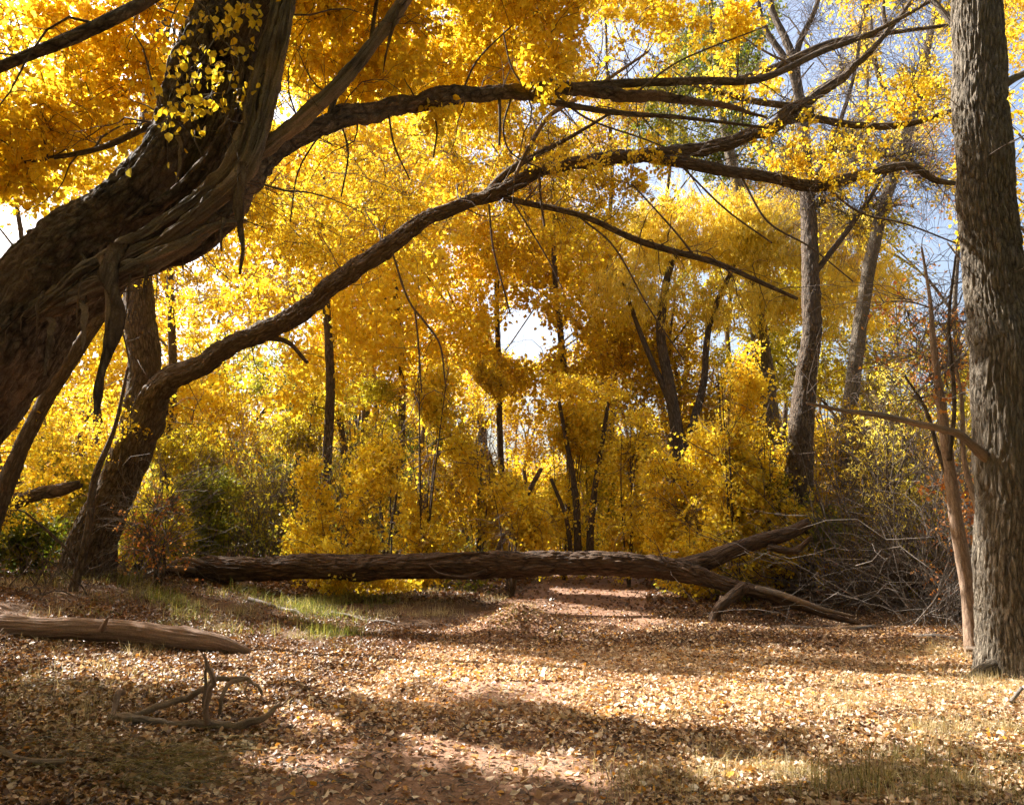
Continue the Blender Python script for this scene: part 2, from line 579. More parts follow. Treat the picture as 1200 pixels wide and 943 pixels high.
def soil_mat(name, c1, c2, c3, scale=1.0):
    m, nt = new_mat(name)
    tc = nd(nt, "ShaderNodeTexCoord")
    def nz(s, d=5, r=0.6):
        n = nd(nt, "ShaderNodeTexNoise")
        n.inputs['Scale'].default_value = s * scale
        n.inputs['Detail'].default_value = d
        n.inputs['Roughness'].default_value = r
        nt.links.new(tc.outputs['Object'], n.inputs['Vector'])
        return n
    a, b_, c_ = nz(0.9), nz(9, 6, .7), nz(70, 3, .6)
    cr = ramp(nt, [(0.3, c1), (0.5, c2), (0.72, c3)], mix(nt, 0.5, a.outputs[0], b_.outputs[0]))
    g = ramp(nt, [(0.3, (.65, .65, .65)), (0.7, (1.2, 1.2, 1.2))], c_.outputs[0])
    col = mix(nt, 1.0, cr.outputs[0], g.outputs[0], 'MULTIPLY')
    vr = nd(nt, "ShaderNodeTexVoronoi")
    vr.inputs['Scale'].default_value = 26 * scale
    nt.links.new(tc.outputs['Object'], vr.inputs['Vector'])
    hh = mix(nt, 0.35, mix(nt, 0.4, b_.outputs[0], c_.outputs[0]), vr.outputs[0])
    bp = nd(nt, "ShaderNodeBump")
    bp.inputs['Strength'].default_value = 0.8
    bp.inputs['Distance'].default_value = 0.03
    nt.links.new(hh, bp.inputs['Height'])
    pb = nd(nt, "ShaderNodeBsdfPrincipled")
    pb.inputs['Roughness'].default_value = 0.95
    pb.inputs['Specular IOR Level'].default_value = 0.15
    nt.links.new(col, pb.inputs['Base Color'])
    nt.links.new(bp.outputs[0], pb.inputs['Normal'])
    out = nd(nt, "ShaderNodeOutputMaterial")
    nt.links.new(pb.outputs[0], out.inputs[0])
    return m

M = {}
M['gold'] = leaf_mat("golden cottonwood leaf", [(0, (0.582, 0.353, 0.026)), (.2, (0.665, 0.488, 0.042)), (.7, (0.724, 0.598, 0.067)), (1, (0.732, 0.655, 0.163))], patch=(0.682, 0.454, 0.042))
M['amber'] = leaf_mat("amber leaf", [(0, (0.341, 0.194, 0.022)), (.3, (0.505, 0.339, 0.024)), (.75, (0.594, 0.447, 0.033)), (1, (0.638, 0.541, 0.068))], patch=(0.490, 0.285, 0.022))
M['lemon'] = leaf_mat("yellow green leaf", [(0, (0.378, 0.316, 0.030)), (.4, (0.560, 0.445, 0.039)), (.8, (0.650, 0.546, 0.079)), (1, (0.378, 0.389, 0.058))], patch=(0.317, 0.330, 0.039))
M['willow'] = leaf_mat("pale willow leaf", [(0, (0.665, 0.532, 0.095)), (.5, (0.798, 0.684, 0.152)), (1, (0.836, 0.760, 0.304))], patch=(0.703, 0.532, 0.076), rough=.35)
M['green'] = leaf_mat("green leaf", [(0, (.05, .08, .015)), (.5, (.10, .15, .02)), (.85, (.22, .24, .03)), (1, (.5, .4, .03))], patch=(.3, .2, .02), trans=.45, tint=(1, 1, .5))
M['olive'] = leaf_mat("olive shrub leaf", [(0, (0.096, 0.120, 0.024)), (.5, (0.208, 0.224, 0.040)), (1, (0.400, 0.368, 0.064))], patch=(0.320, 0.256, 0.040), trans=.5, tint=(1, 1, .5))
M['peach'] = leaf_mat("orange pink leaf", [(0, (0.425, 0.153, 0.060)), (.5, (0.595, 0.289, 0.102)), (1, (0.680, 0.442, 0.170))], patch=(0.468, 0.255, 0.085), tint=(1, .8, .5))
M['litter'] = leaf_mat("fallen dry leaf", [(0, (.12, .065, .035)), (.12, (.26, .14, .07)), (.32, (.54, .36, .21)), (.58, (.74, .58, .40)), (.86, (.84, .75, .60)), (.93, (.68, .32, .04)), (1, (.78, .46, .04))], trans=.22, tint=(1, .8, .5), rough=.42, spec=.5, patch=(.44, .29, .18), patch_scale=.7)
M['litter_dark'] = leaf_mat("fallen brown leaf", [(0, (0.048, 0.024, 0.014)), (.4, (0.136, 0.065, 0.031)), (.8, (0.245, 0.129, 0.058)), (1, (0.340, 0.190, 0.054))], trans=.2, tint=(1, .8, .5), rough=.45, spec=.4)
M['straw'] = leaf_mat("dry grass blade", [(0, (.20, .15, .07)), (.5, (.42, .34, .19)), (1, (.62, .54, .36))], trans=.35, tint=(1, .95, .7), rough=.5)
M['grass'] = leaf_mat("green grass blade", [(0, (.07, .09, .02)), (.45, (.16, .19, .04)), (.8, (.34, .30, .09)), (1, (.5, .42, .2))], trans=.4, tint=(1, 1, .6), rough=.5)
M['grass_dull'] = leaf_mat('dull flattened grass blade', [(0, (.10, .085, .03)), (.5, (.22, .19, .07)), (1, (.40, .33, .16))], trans=.3, tint=(1, 1, .6), rough=.5)
M['bark'] = bark_mat("furrowed cottonwood bark", (0.028, 0.020, 0.015), (0.110, 0.078, 0.053), (0.221, 0.173, 0.123), scale=20, stretch=.24, bump=1.0, dist=.03)
M['bark_pale'] = bark_mat("grey brown cottonwood bark", (0.050, 0.038, 0.028), (0.166, 0.134, 0.097), (0.298, 0.249, 0.187), scale=24, stretch=.2, bump=1.0, dist=.03)
M['bark_dark'] = bark_mat("dark shaggy bark", (0.021, 0.015, 0.013), (0.090, 0.065, 0.048), (0.225, 0.170, 0.127), scale=13, stretch=.42, bump=1.0, dist=.03, patch=(0.225, 0.139, 0.088))
M['wood'] = bark_mat("weathered barkless wood", (.035, .024, .018), (.16, .12, .09), (.29, .235, .18), scale=34, stretch=.035, bump=.9, fissure=False, patch=(.36, .23, .13), dist=.012)
M['sapling_bark'] = bark_mat('pale tan sapling bark', (.14, .085, .055), (.30, .205, .14), (.42, .31, .22), scale=26, stretch=.2, bump=.4)
M['wood_pale'] = bark_mat('bleached barkless wood', (.085, .055, .038), (.29, .195, .14), (.46, .34, .255), scale=30, stretch=.05, bump=.7, fissure=False, patch=(.30, .19, .12), dist=.01)
M['log'] = bark_mat("brown log bark", (0.018, 0.011, 0.007), (0.101, 0.059, 0.034), (0.202, 0.127, 0.076), scale=18, stretch=.14, bump=1.0, dist=.03)
M['twig'] = bark_mat("thin brown twig", (.05, .036, .027), (.12, .088, .066), (.22, .17, .13), scale=30, stretch=.3, bump=.2, fissure=False)
M['twig_grey'] = bark_mat("thin grey twig", (0.086, 0.068, 0.058), (0.180, 0.148, 0.122), (0.302, 0.259, 0.223), scale=30, stretch=.3, bump=.2, fissure=False)
M['soil'] = soil_mat("leaf mould soil", (.07, .04, .025), (.14, .085, .052), (.24, .155, .10))
M['sand'] = soil_mat("red brown wash sand", (.17, .09, .055), (.29, .165, .105), (.44, .285, .195))

# ------------------------------------------------------------------ terrain
def build_ground():
    u = np.linspace(-1, 1, 361)
    xs = np.sign(u) * (np.abs(u) * 14 + 500 * np.abs(u) ** 6)
    v = np.linspace(0, 1, 421)
    ys = -12 + v * 60 + 620 * v ** 7
    X, Y = np.meshgrid(xs, ys)
    Z = ground_h(X, Y)
    vt = np.stack([X, Y, Z], -1).reshape(-1, 3)
    nx, ny = len(xs), len(ys)
    i = np.arange(ny - 1)[:, None] * nx + np.arange(nx - 1)[None, :]
    f = np.stack([i, i + 1, i + nx + 1, i + nx], -1).reshape(-1, 4)
    o = put("ground", vt, f, M['soil'])
    tag(o, "brown leaf-strewn woodland floor under the trees", "ground", kind='structure')
    # the sandy wash that serves as a path, a sheet a few millimetres above the floor
    ys = np.concatenate([np.linspace(-8, 12, 260), np.linspace(12.1, 40, 160)])
    ws = np.linspace(-1, 1, 61)
    yy = ys[:, None] + ws[None] * 0
    e = fbm(np.stack([ys * 0.7, ys * 0, ys * 0 + 3], -1), 41) - .5
    e2 = fbm(np.stack([ys * 0.7, ys * 0, ys * 0 + 9], -1), 42) - .5
    wl = np.interp(ys, [0, 5, 9, 13, 22, 40], [2.6, 2.3, 2.0, 1.5, 1.4, 1.2]) + e * 1.4
    wr = np.interp(ys, [0, 5, 9, 13, 22, 40], [1.9, 1.6, 2.0, 1.8, 1.5, 1.2]) + e2 * 1.4
    xx = path_x(ys)[:, None] + np.where(ws[None] < 0, ws[None] * wl[:, None], ws[None] * wr[:, None])
    edge = 1 - np.abs(ws[None]) ** 8
    zz = ground_h(xx, yy) + 0.004 + 0.010 * edge - 0.02 * (1 - edge)
    vt = np.stack([xx, yy, zz], -1).reshape(-1, 3)
    nx, ny = len(ws), len(ys)
    i = np.arange(ny - 1)[:, None] * nx + np.arange(nx - 1)[None, :]
    f = np.stack([i, i + 1, i + nx + 1, i + nx], -1).reshape(-1, 4)
    o = put("path", vt, f, M['sand'])
    tag(o, "sandy reddish path winding under the fallen log", "path", kind='structure')
build_ground()

# ------------------------------------------------------------------ tree machinery
def PL(rows):
    """limb from rows (px, py, D, width px) of the photograph"""
    out = []
    for px, py, D, w in rows:
        p = P(px, py, D)
        out.append([p[0], p[1], p[2], w / 2 / F * D])
    return np.array(out)

def resample(pts, step=0.25):
    pts = np.asarray(pts, float)
    L = np.linalg.norm(np.diff(pts[:, :3], axis=0), axis=1).sum()
    c, _ = spline(pts, max(3, int(L / step)))
    return c

def blob_points(blobs, seed=0, hole=0.42, hs=0.45):
    """clump centres spread through ellipsoids, left out where a slow noise is low"""
    out = []
    for (cx, cy, cz, rx, ry, rz, n) in blobs:
        k = 0
        got = []
        while len(got) < n and k < 30:
            d = rng.normal(size=(n, 3))
            d /= np.linalg.norm(d, axis=1, keepdims=True)
            r = rng.uniform(0.12, 1, (n, 1)) ** 0.42
            p = np.array([cx, cy, cz]) + d * r * np.array([rx, ry, rz])
            m = fbm(p * hs + seed, seed, 2) > hole
            m &= p[:, 2] > ground_h(p[:, 0], p[:, 1]) + 0.25
            m &= rng.random(n) > sky_gap(p)
            m &= ~sun_spot(p)
            m &= ~(shades_sunny(p) & (rng.random(n) < .8))
            m &= ~((p[:, 1] < 4.5) & (np.abs(p[:, 0]) < 4) & (p[:, 2] < 4.5))
            got += list(p[m])
            k += 1
        out += got[:n]
    return np.array(out).reshape(-1, 3)

def connect(skel, cl, K=6):
    """join every clump centre to the nearest point of what has grown so far"""
    nodes = skel[:, :3]
    nr = skel[:, 3]
    d0 = np.array([np.min(np.linalg.norm(nodes - c, axis=1)) for c in cl])
    order = np.argsort(d0)
    N = len(cl)
    nb = np.empty((len(nodes) + N * (K - 1), 3))
    rb = np.empty(len(nb))
    nb[:len(nodes)] = nodes
    rb[:len(nodes)] = nr
    m = len(nodes)
    polys, rads = [], []
    for i in order:
        c = cl[i]
        d = np.linalg.norm(nb[:m] - c, axis=1)
        # growing up and out is preferred to growing down
        d = d + 0.25 * np.maximum(nb[:m, 2] - c[2], 0)
        j = int(np.argmin(d))
        a = nb[j]
        L = np.linalg.norm(c - a)
        p = bezier_polys(a[None], c[None], K)[0]
        r0 = min(rb[j] * 0.75, 0.006 + 0.011 * L)
        r = np.linspace(r0, max(0.0035, r0 * 0.35), K)
        polys.append(p)
        rads.append(r)
        nb[m:m + K - 1] = p[1:]
        rb[m:m + K - 1] = r[1:]
        m += K - 1
    return np.array(polys), np.array(rads)

def sprays(cl, nsub, length, K=4, up=0.1, droop=0.25):
    """short side twigs around every clump centre"""
    n = len(cl)
    a = np.repeat(cl, nsub, 0)
    d = rand_dirs(n * nsub, up)
    L = rng.uniform(.45, 1.15, (n * nsub, 1)) * length
    b = a + d * L
    b[:, 2] -= droop * L[:, 0] * rng.random(n * nsub)
    return bezier_polys(a, b, K, bend=.25)

def leaves_along(polys, per, spread, size, shape, hang=.5, weep=False):
    N, K, _ = polys.shape
    nc = 3
    tc_ = rng.uniform(0.2, 1.0, (N, nc)) ** .8
    ci = rng.integers(0, nc, (N, per))
    t = np.clip(np.take_along_axis(tc_, ci, 1) + rng.normal(size=(N, per)) * .03, 0, 1)
    co = rng.normal(size=(N, nc, 3)) * spread * .9
    co = co[np.arange(N)[:, None], ci].reshape(-1, 3)
    s = t * (K - 1)
    i = np.minimum(s.astype(int), K - 2)
    f = (s - i)[..., None]
    idx = np.arange(N)[:, None]
    p = polys[idx, i] * (1 - f) + polys[idx, i + 1] * f
    p = p.reshape(-1, 3) + co + rng.normal(size=(N * per, 3)) * spread * .75
    keep = ~(sun_spot(p) & (rng.random(len(p)) < 0.98))
    keep &= rng.random(len(p)) > sky_gap(p) * 0.9
    keep &= ~(shades_sunny(p) & (rng.random(len(p)) < .6))
    keep &= p[:, 2] > ground_h(p[:, 0], p[:, 1]) + .03
    p = p[keep]
    sz = size * rng.uniform(.5, 1.3, len(p))
    if weep:
        d = rng.normal(size=(len(p), 3)) * .45
        d[:, 2] -= 1
        return leaves_mesh(p, sz, dirs=d, shape=shape)
    return leaves_mesh(p, sz, shape=shape, hang=hang)

TOTAL = [0]
DENS = 1.5
def tree(name, label, cat, base, limbs, blobs, leaf='gold', bark='bark', twig='twig', group=None, size=.06, nsub=6, per=12,
         sublen=.45, spread=.05, hole=.42, hs=.45, seed=0, shape=LEAF4, weep=False, extra=None, minr=.0035, S=3, bare=0, limb_kw=None, tw_scale=1.0):
    root = thing(name, label, cat, base, group)
    sk = []
    for k, lm in enumerate(limbs):
        nm, pts = lm[0], lm[1]
        kw = dict(lm[2]) if len(lm) > 2 else {}
        mt = kw.pop('mat', bark)
        if limb_kw:
            for a, b in limb_kw.items():
                kw.setdefault(a, b)
        v, f, bc = limb_mesh(pts, seed=seed * 7 + k, **kw)
        put(nm, v, f, M[mt], root, True, bc)
        sk.append(resample(pts))
    sk = np.vstack(sk)
    if blobs:
        cl = blob_points(blobs, seed, hole, hs)
        if len(cl):
            polys, rads = connect(sk, cl)
            rads = rads * tw_scale
            tv = [twigs_mesh(polys, np.maximum(rads, minr), 5 if S > 3 else 4)]
            sp_ = sprays(cl, nsub, sublen, droop=.9 if weep else .25, up=-.3 if weep else .1)
            rr = np.linspace(.6, .3, sp_.shape[1])[None] * np.full((len(sp_), 1), max(minr * 1.3, .0045))
            tv.append(twigs_mesh(sp_, rr, 3))
            if bare:
                big = [resample(lm[1], .3) for lm in limbs if len(lm[1]) > 3]
                big = [g_ for g_ in big if len(g_) > 6]
                for g_ in big:
                    g_ = g_[g_[:, 2] > base[2] + (1.6 if len(blobs) > 2 else .5)]
                    if len(g_) < 4: continue
                    mm = min(int(len(g_) * (2.4 if bare > 1000 else 1.1)), 110)
                    ii = rng.integers(1, len(g_), mm)
                    a_ = g_[ii, :3]
                    d_ = (g_[ii, :3] - g_[ii - 1, :3]) * 2 + rng.normal(size=(mm, 3)) * .7
                    d_ /= np.linalg.norm(d_, axis=1, keepdims=True)
                    l_ = rng.uniform(.3, 1.5, (mm, 1)) * rng.uniform(.4, 1, (mm, 1)) * (1.0 if len(blobs) > 2 else .6)
                    pp_ = bezier_polys(a_, a_ + d_ * l_, 7, bend=.4)
                    tv.append(twigs_mesh(pp_, np.linspace(1, .3, 7)[None] * (.004 + .006 * l_), 4))
                    b2_ = bare_twigs(pp_, mm * 3, (.12, .6), 5)
                    tv.append(twigs_mesh(b2_[0], b2_[1] * .8, 3))
                bt = bare_twigs(polys, bare)
                tv.append(twigs_mesh(bt[0], bt[1] * tw_scale, 3))
            v, f, bc = merge(tv)
            put("branches", v, f, M[twig], root, True, bc)
            if per:
                per = int(round(per * (DENS if size > .064 else 1.15)))
                v, f = leaves_along(sp_, per, spread, size, shape, weep=weep)
                if extra is not None:
                    pass
                if len(v):
                    put("crown", v, f, M[leaf], root, False)
                    TOTAL[0] += len(f) // 2
    return root

def bare_twigs(polys, n, L=(.4, 1.4), K=6):
    """leafless side shoots that leave the branches at an angle"""
    N, Kp, _ = polys.shape
    i = rng.integers(0, N, n)
    j = rng.integers(1, Kp, n)
    a = polys[i, j]
    t = polys[i, j] - polys[i, j - 1]
    t /= np.linalg.norm(t, axis=1, keepdims=True) + 1e-9
    d = t + rng.normal(size=(n, 3)) * .7
    d /= np.linalg.norm(d, axis=1, keepdims=True)
    l = rng.uniform(L[0], L[1], (n, 1))
    p = bezier_polys(a, a + d * l, K, bend=.35)
    r = np.linspace(1, .35, K)[None] * (.003 + .003 * l)
    return p, r

def BL(px, py, D, rx, ry, rz, n):
    p = P(px, py, D)
    return (p[0], p[1], p[2], rx, ry, rz, n)

# ------------------------------------------------------------------ the torn leaning cottonwood, upper left
root_base = P(-330, 850, 6.4)
lean_trunk = PL([(-335, 870, 6.4, 200), (-200, 650, 6.3, 170), (-90, 500, 6.2, 128), (4, 388, 6.1, 102), (86, 304, 6.1, 88), (152, 238, 6.1, 70),
                 (199, 164, 6.2, 58), (240, 66, 6.3, 56), (285, -30, 6.5, 52), (370, -180, 7, 55), (430, -330, 7.5, 35), (500, -450, 8, 12)])
lean_second = PL([(-170, 660, 6.7, 90), (-60, 520, 6.65, 92), (30, 420, 6.6, 78), (85, 352, 6.6, 64), (150, 290, 6.5, 52), (210, 238, 6.35, 46),
                  (258, 160, 6.3, 44), (289, 60, 6.35, 42), (322, -50, 6.6, 40), (380, -190, 7.2, 34), (400, -330, 7.5, 14)])
lean_arch = PL([(150, 300, 6.0, 22.4), (215, 280, 6.1, 29.2), (262, 250, 6.2, 32.7), (300, 205, 6.5, 29.2), (350, 160, 6.9, 24.9), (420, 135, 7.4, 22.4), (520, 113, 8, 20.6),
                (600, 105, 8.5, 18.1), (690, 106, 9, 15.5), (770, 116, 9.4, 12.0), (850, 124, 9.8, 6.9), (900, 140, 10, 3.4)])
tree("leaning_cottonwood", "massive leaning cottonwood with torn shaggy bark and split grey limbs, upper left", "tree", root_base, [
    ("trunk", lean_trunk, dict(rough=.34, lobes=.15, S=240, knots=12, mat='bark_dark', seg=.015, freq=11, zs=.5, kink=.02)),
    ("second_stem", lean_second, dict(rough=.2, lobes=.16, S=150, mat='bark', seg=.018, grain=.08, knots=4, freq=16, zs=.25)),
    ("split_limb", PL([(30, 372, 5.9, 22), (110, 314, 5.74, 24), (186, 268, 5.68, 22), (246, 224, 5.66, 22), (284, 176, 5.72, 24), (300, 110, 5.8, 20), (318, 30, 5.9, 18), (338, -60, 6, 14), (360, -160, 6.2, 8)]),
        dict(rough=.3, lobes=.4, mat='wood', S=60, seg=.02, grain=.35, knots=4)),
    ("split_limb", PL([(60, 366, 5.9, 16), (130, 318, 5.72, 20), (200, 274, 5.6, 19), (256, 232, 5.6, 20), (292, 196, 5.66, 22), (312, 140, 5.75, 21), (326, 60, 5.85, 20), (342, -20, 5.95, 15), (350, -120, 6.1, 7)]),
        dict(rough=.3, lobes=.4, mat='wood', S=56, seg=.02, grain=.35, knots=4)),
    ("split_limb", PL([(150, 262, 5.85, 14), (205, 226, 5.75, 16), (248, 180, 5.78, 15), (278, 120, 5.9, 13), (296, 50, 6.0, 12), (312, -40, 6.1, 8)]),
        dict(rough=.3, lobes=.4, mat='bark_dark', S=40, seg=.02, grain=.3)),
    ("split_limb", PL([(268, 222, 5.62, 9), (298, 176, 5.66, 10), (318, 120, 5.74, 9), (334, 60, 5.8, 7), (342, 12, 5.85, 3)]),
        dict(rough=.3, lobes=.4, mat='wood', S=30, seg=.02, grain=.3, jag=.2)),
    ("torn_limb", PL([(60, 362, 5.95, 26), (110, 338, 5.7, 24), (150, 318, 5.6, 22), (205, 293, 5.55, 18), (256, 264, 5.56, 11), (284, 260, 5.6, 5)]), dict(rough=.3, lobes=.4, mat='wood', jag=.15, S=48, seg=.02, grain=.35)),
    ("torn_limb", PL([(140, 330, 5.8, 12), (190, 312, 5.7, 14), (235, 296, 5.7, 12), (262, 272, 5.7, 10), (276, 262, 5.7, 6)]), dict(rough=.3, lobes=.4, mat='bark_dark', jag=.15, S=30, seg=.02)),
    ("limb", PL([(235, 245, 5.75, 16), (290, 190, 5.8, 24), (345, 145, 5.9, 21), (400, 95, 6, 19), (440, 50, 6.1, 17), (475, 0, 6.2, 15), (530, -80, 6.5, 11), (600, -200, 7, 5)]), dict(rough=.25, lobes=.3, mat='wood', S=36, grain=.3, seg=.025, knots=3)),
    ("limb", lean_arch, dict(rough=.28, lobes=.3, S=64, mat='bark_dark', seg=.02, knots=18, kink=.05)),
    ("limb", PL([(660, 104, 8.9, 13), (740, 98, 9.3, 11), (820, 95, 9.7, 10), (890, 92, 10, 9), (960, 62, 10.4, 8), (1030, 35, 10.8, 6), (1110, -10, 11.2, 4)]), dict(S=14)),
    ("limb", PL([(540, 112, 8.1, 7), (590, 108, 8.4, 7), (640, 118, 8.6, 8), (720, 132, 8.9, 7), (800, 138, 9.2, 5), (900, 150, 9.4, 3)]), dict(S=10)),
    ("limb", PL([(345, -110, 6.7, 26), (270, -60, 5.9, 20), (190, -12, 5.3, 17), (140, 18, 5.1, 17), (80, 46, 5.0, 16), (20, 70, 5.0, 14), (-50, 100, 4.9, 12), (-160, 150, 4.9, 6)]), dict(rough=.14, S=24, mat='bark_dark')),
    ("limb", PL([(265, 60, 6.3, 40), (330, -20, 6.0, 30), (420, -130, 6.0, 22), (480, -300, 6.4, 10)]), dict(S=30)),
    ("limb", PL([(180, 200, 6.6, 14), (155, 240, 7.0, 11), (110, 300, 7.4, 8), (70, 380, 7.8, 5)]), dict(S=10)),
    ("limb", PL([(215, 130, 6.3, 12), (170, 150, 6.6, 9), (110, 175, 7.0, 7), (30, 190, 7.4, 4)]), dict(S=10)),
    ("limb", PL([(382, 150, 7.1, 8), (395, 110, 7.2, 7), (430, 60, 7.4, 6), (440, 10, 7.6, 5), (455, -60, 7.8, 3)]), dict(S=10)),
], [
    BL(60, 60, 7.5, 1.9, 1.5, 1.3, 60), BL(60, 170, 8.5, 1.9, 1.5, 1.2, 60), BL(430, -190, 7.5, 2.8, 2.2, 1.2, 90), BL(150, -150, 7, 2.6, 2, 1.1, 80),
    BL(-200, 50, 7, 2, 2, 1.4, 60), (-3.5, 9.3, 7.6, 4.6, 3.0, 1.3, 420), (-7.5, 9.0, 7.5, 2.5, 3, 2.2, 240), (-7.5, 5.5, 6.5, 2.2, 2.5, 1.6, 170), (0.8, 9.6, 8.4, 2.8, 2.4, 1.2, 170), BL(20, 120, 8.2, 2.2, 1.4, 1.6, 40), BL(500, 125, 7.8, .5, .4, .5, 3), BL(620, 85, 8.5, .7, .4, .4, 5), BL(640, -80, 9.5, 2.6, 1.6, .8, 50), BL(-50, 330, 8.5, 1.2, 1.2, .7, 24), BL(400, 40, 8.5, 1.1, .8, .7, 26),  # the big blobs above the frame are added to shade the foreground floor
], leaf='gold', bark='bark', seed=3, size=.066, nsub=6, per=16, hole=.36, shape=LEAF6, sublen=.38, bare=500, S=5)
LEAN = bpy.data.objects["leaning_cottonwood"]
LEAN_TRUNK = [c for c in LEAN.children if c.name.startswith("trunk")][0]

def ribbon(pts, w, thick=.012, seed=0):
    """a hanging strip of bark: a ragged, bent flat bar with real thickness"""
    pts = np.asarray(pts, float)
    K = 26
    c, u = spline(np.c_[pts, np.ones(len(pts))], K)
    c = c[:, :3]
    t = u / u[-1]
    side = np.array([1.0, math.sin(seed * 2.3) * .35, 0])
    ww = w * (1 - .75 * t ** 2.2) * (.7 + .7 * noise(np.stack([t * 9, t * 0, t * 0 + seed], -1), seed))
    off = (noise(np.stack([t * 5, t * 0 + 3, t * 0 + seed], -1), seed + 1) - .5) * w * .6
    nrm = np.cross(side, [0, 0, 1.0])
    tw = np.linspace(0, .5 * math.cos(seed * 1.7), K)
    sd = side[None] * np.cos(tw)[:, None] + nrm[None] * np.sin(tw)[:, None]
    nn = np.cross(sd, np.tile([0, 0, 1.0], (K, 1)))
    prof = [(-.5, 0), (-.3, .8), (.05, 1.3), (.32, .7), (.5, 0), (.28, -.6), (-.05, .1), (-.3, -.5)]
    v = []
    for k in range(K):
        for a, b in prof:
            v.append(c[k] + sd[k] * (a * ww[k] + off[k]) + nn[k] * b * thick * (1.2 - t[k]))
    S = len(prof)
    i = np.arange(K - 1)[:, None] * S
    j = np.arange(S)[None]
    f = np.stack([i + j, i + (j + 1) % S, i + S + (j + 1) % S, i + S + j], -1).reshape(-1, 4)
    e = (K - 1) * S
    caps = np.array([[0, 1, 2, 3], [0, 3, 4, 5], [0, 5, 6, 7], [e, e + 3, e + 2, e + 1], [e, e + 5, e + 4, e + 3], [e, e + 7, e + 6, e + 5]])
    v = np.array(v)
    return v, [np.vstack([f, caps])], v * np.array([1, 1, .6])

def strip(rows, w, mat, seed):
    v, f, bc = ribbon([P(*r) for r in rows], w * .6, thick=.007, seed=seed)
    put("bark_strip", v, f, M[mat], LEAN_TRUNK, True, bc)
strip([(140, 285, 5.6), (130, 330, 5.5), (133, 390, 5.5), (118, 440, 5.5), (110, 486, 5.5)], .19, 'bark_dark', 1)
strip([(118, 300, 5.55), (128, 345, 5.5), (122, 400, 5.5), (120, 430, 5.5)], .08, 'wood', 2)
strip([(283, 190, 5.6), (281, 230, 5.55), (283, 275, 5.55), (279, 322, 5.55)], .10, 'bark_dark', 3)
strip([(276, 200, 5.6), (274, 240, 5.58), (276, 270, 5.58)], .05, 'wood', 4)
strip([(262, 255, 5.55), (260, 275, 5.5), (259, 295, 5.5)], .05, 'bark_dark', 5)
strip([(170, 300, 5.6), (172, 318, 5.52), (168, 345, 5.5)], .06, 'bark_dark', 8)
strip([(60, 372, 5.7), (62, 392, 5.55), (54, 425, 5.5), (50, 440, 5.5)], .09, 'bark_dark', 9)
strip([(95, 352, 5.7), (98, 372, 5.55), (96, 410, 5.5)], .07, 'wood', 50)
strip([(210, 160, 5.75), (212, 190, 5.7), (206, 215, 5.7)], .05, 'wood', 6)
strip([(468, 5, 6.1), (456, 45, 6.1), (450, 85, 6.1)], .05, 'bark_dark', 7)
for k in range(30):
    x = rng.uniform(-10, 268)
    yb = np.interp(x, [-20, 60, 120, 200, 270], [405, 362, 334, 300, 270]) + rng.uniform(-16, 4)
    L = rng.uniform(12, 30) if k % 4 else rng.uniform(35, 70)
    dd = rng.uniform(5.6, 5.75)
    sl = rng.uniform(-8, 3)
    strip([(x + rng.uniform(6, 16), yb - 14, dd + .08), (x, yb, dd - .04), (x + sl * .5, yb + L * .5, dd - .05), (x + sl + rng.uniform(-3, 3), yb + L, dd - .04)], rng.uniform(.012, .038), 'bark_dark' if k % 3 else 'bark', k + 10)

# leafy sprigs in front of the leaning trunk
def sprig(rows, nleaf, seed, size=.062, mat='gold'):
    pts = np.array([list(P(*r)) + [.004] for r in rows])
    c, _ = spline(pts, 16)
    a = c[rng.integers(3, 16, 14), :3]
    b = a + rng.normal(size=(14, 3)) * .09
    b[:, 2] -= .04
    sp_ = bezier_polys(a, b, 4)
    tv = merge([twigs_mesh(c[None, :, :3], np.linspace(.006, .003, 16)[None], 4), twigs_mesh(sp_, np.full((14, 4), .002), 3)])
    sg = put("leafy_sprig", tv[0], tv[1], M['twig_grey'], LEAN, True, tv[2])
    t = rng.uniform(0, 1, nleaf)
    i = rng.integers(0, 14, nleaf)
    p = sp_[i, -1] + rng.normal(size=(nleaf, 3)) * .05
    v, f = leaves_mesh(p, size * rng.uniform(.7, 1.2, nleaf), shape=LEAF6, hang=1.2)
    put("leaves", v, f, M[mat], sg, False)
sprig([(240, 70, 5.7), (225, 95, 5.6), (205, 115, 5.55), (190, 130, 5.5)], 60, 1)
sprig([(255, 40, 5.7), (235, 70, 5.6), (212, 90, 5.6), (200, 110, 5.6), (196, 130, 5.6)], 60, 2)
sprig([(265, 50, 5.8), (280, 70, 5.6), (272, 90, 5.6), (266, 110, 5.6)], 55, 3)
sprig([(230, 0, 5.9), (245, 15, 5.8), (240, 30, 5.75), (228, 45, 5.7)], 55, 4)
sprig([(300, -10, 5.9), (290, 8, 5.7), (285, 20, 5.7)], 40, 5)
sprig([(210, 120, 5.7), (195, 138, 5.6), (186, 158, 5.6)], 16, 6)
sprig([(250, 105, 5.8), (244, 118, 5.7)], 10, 7)

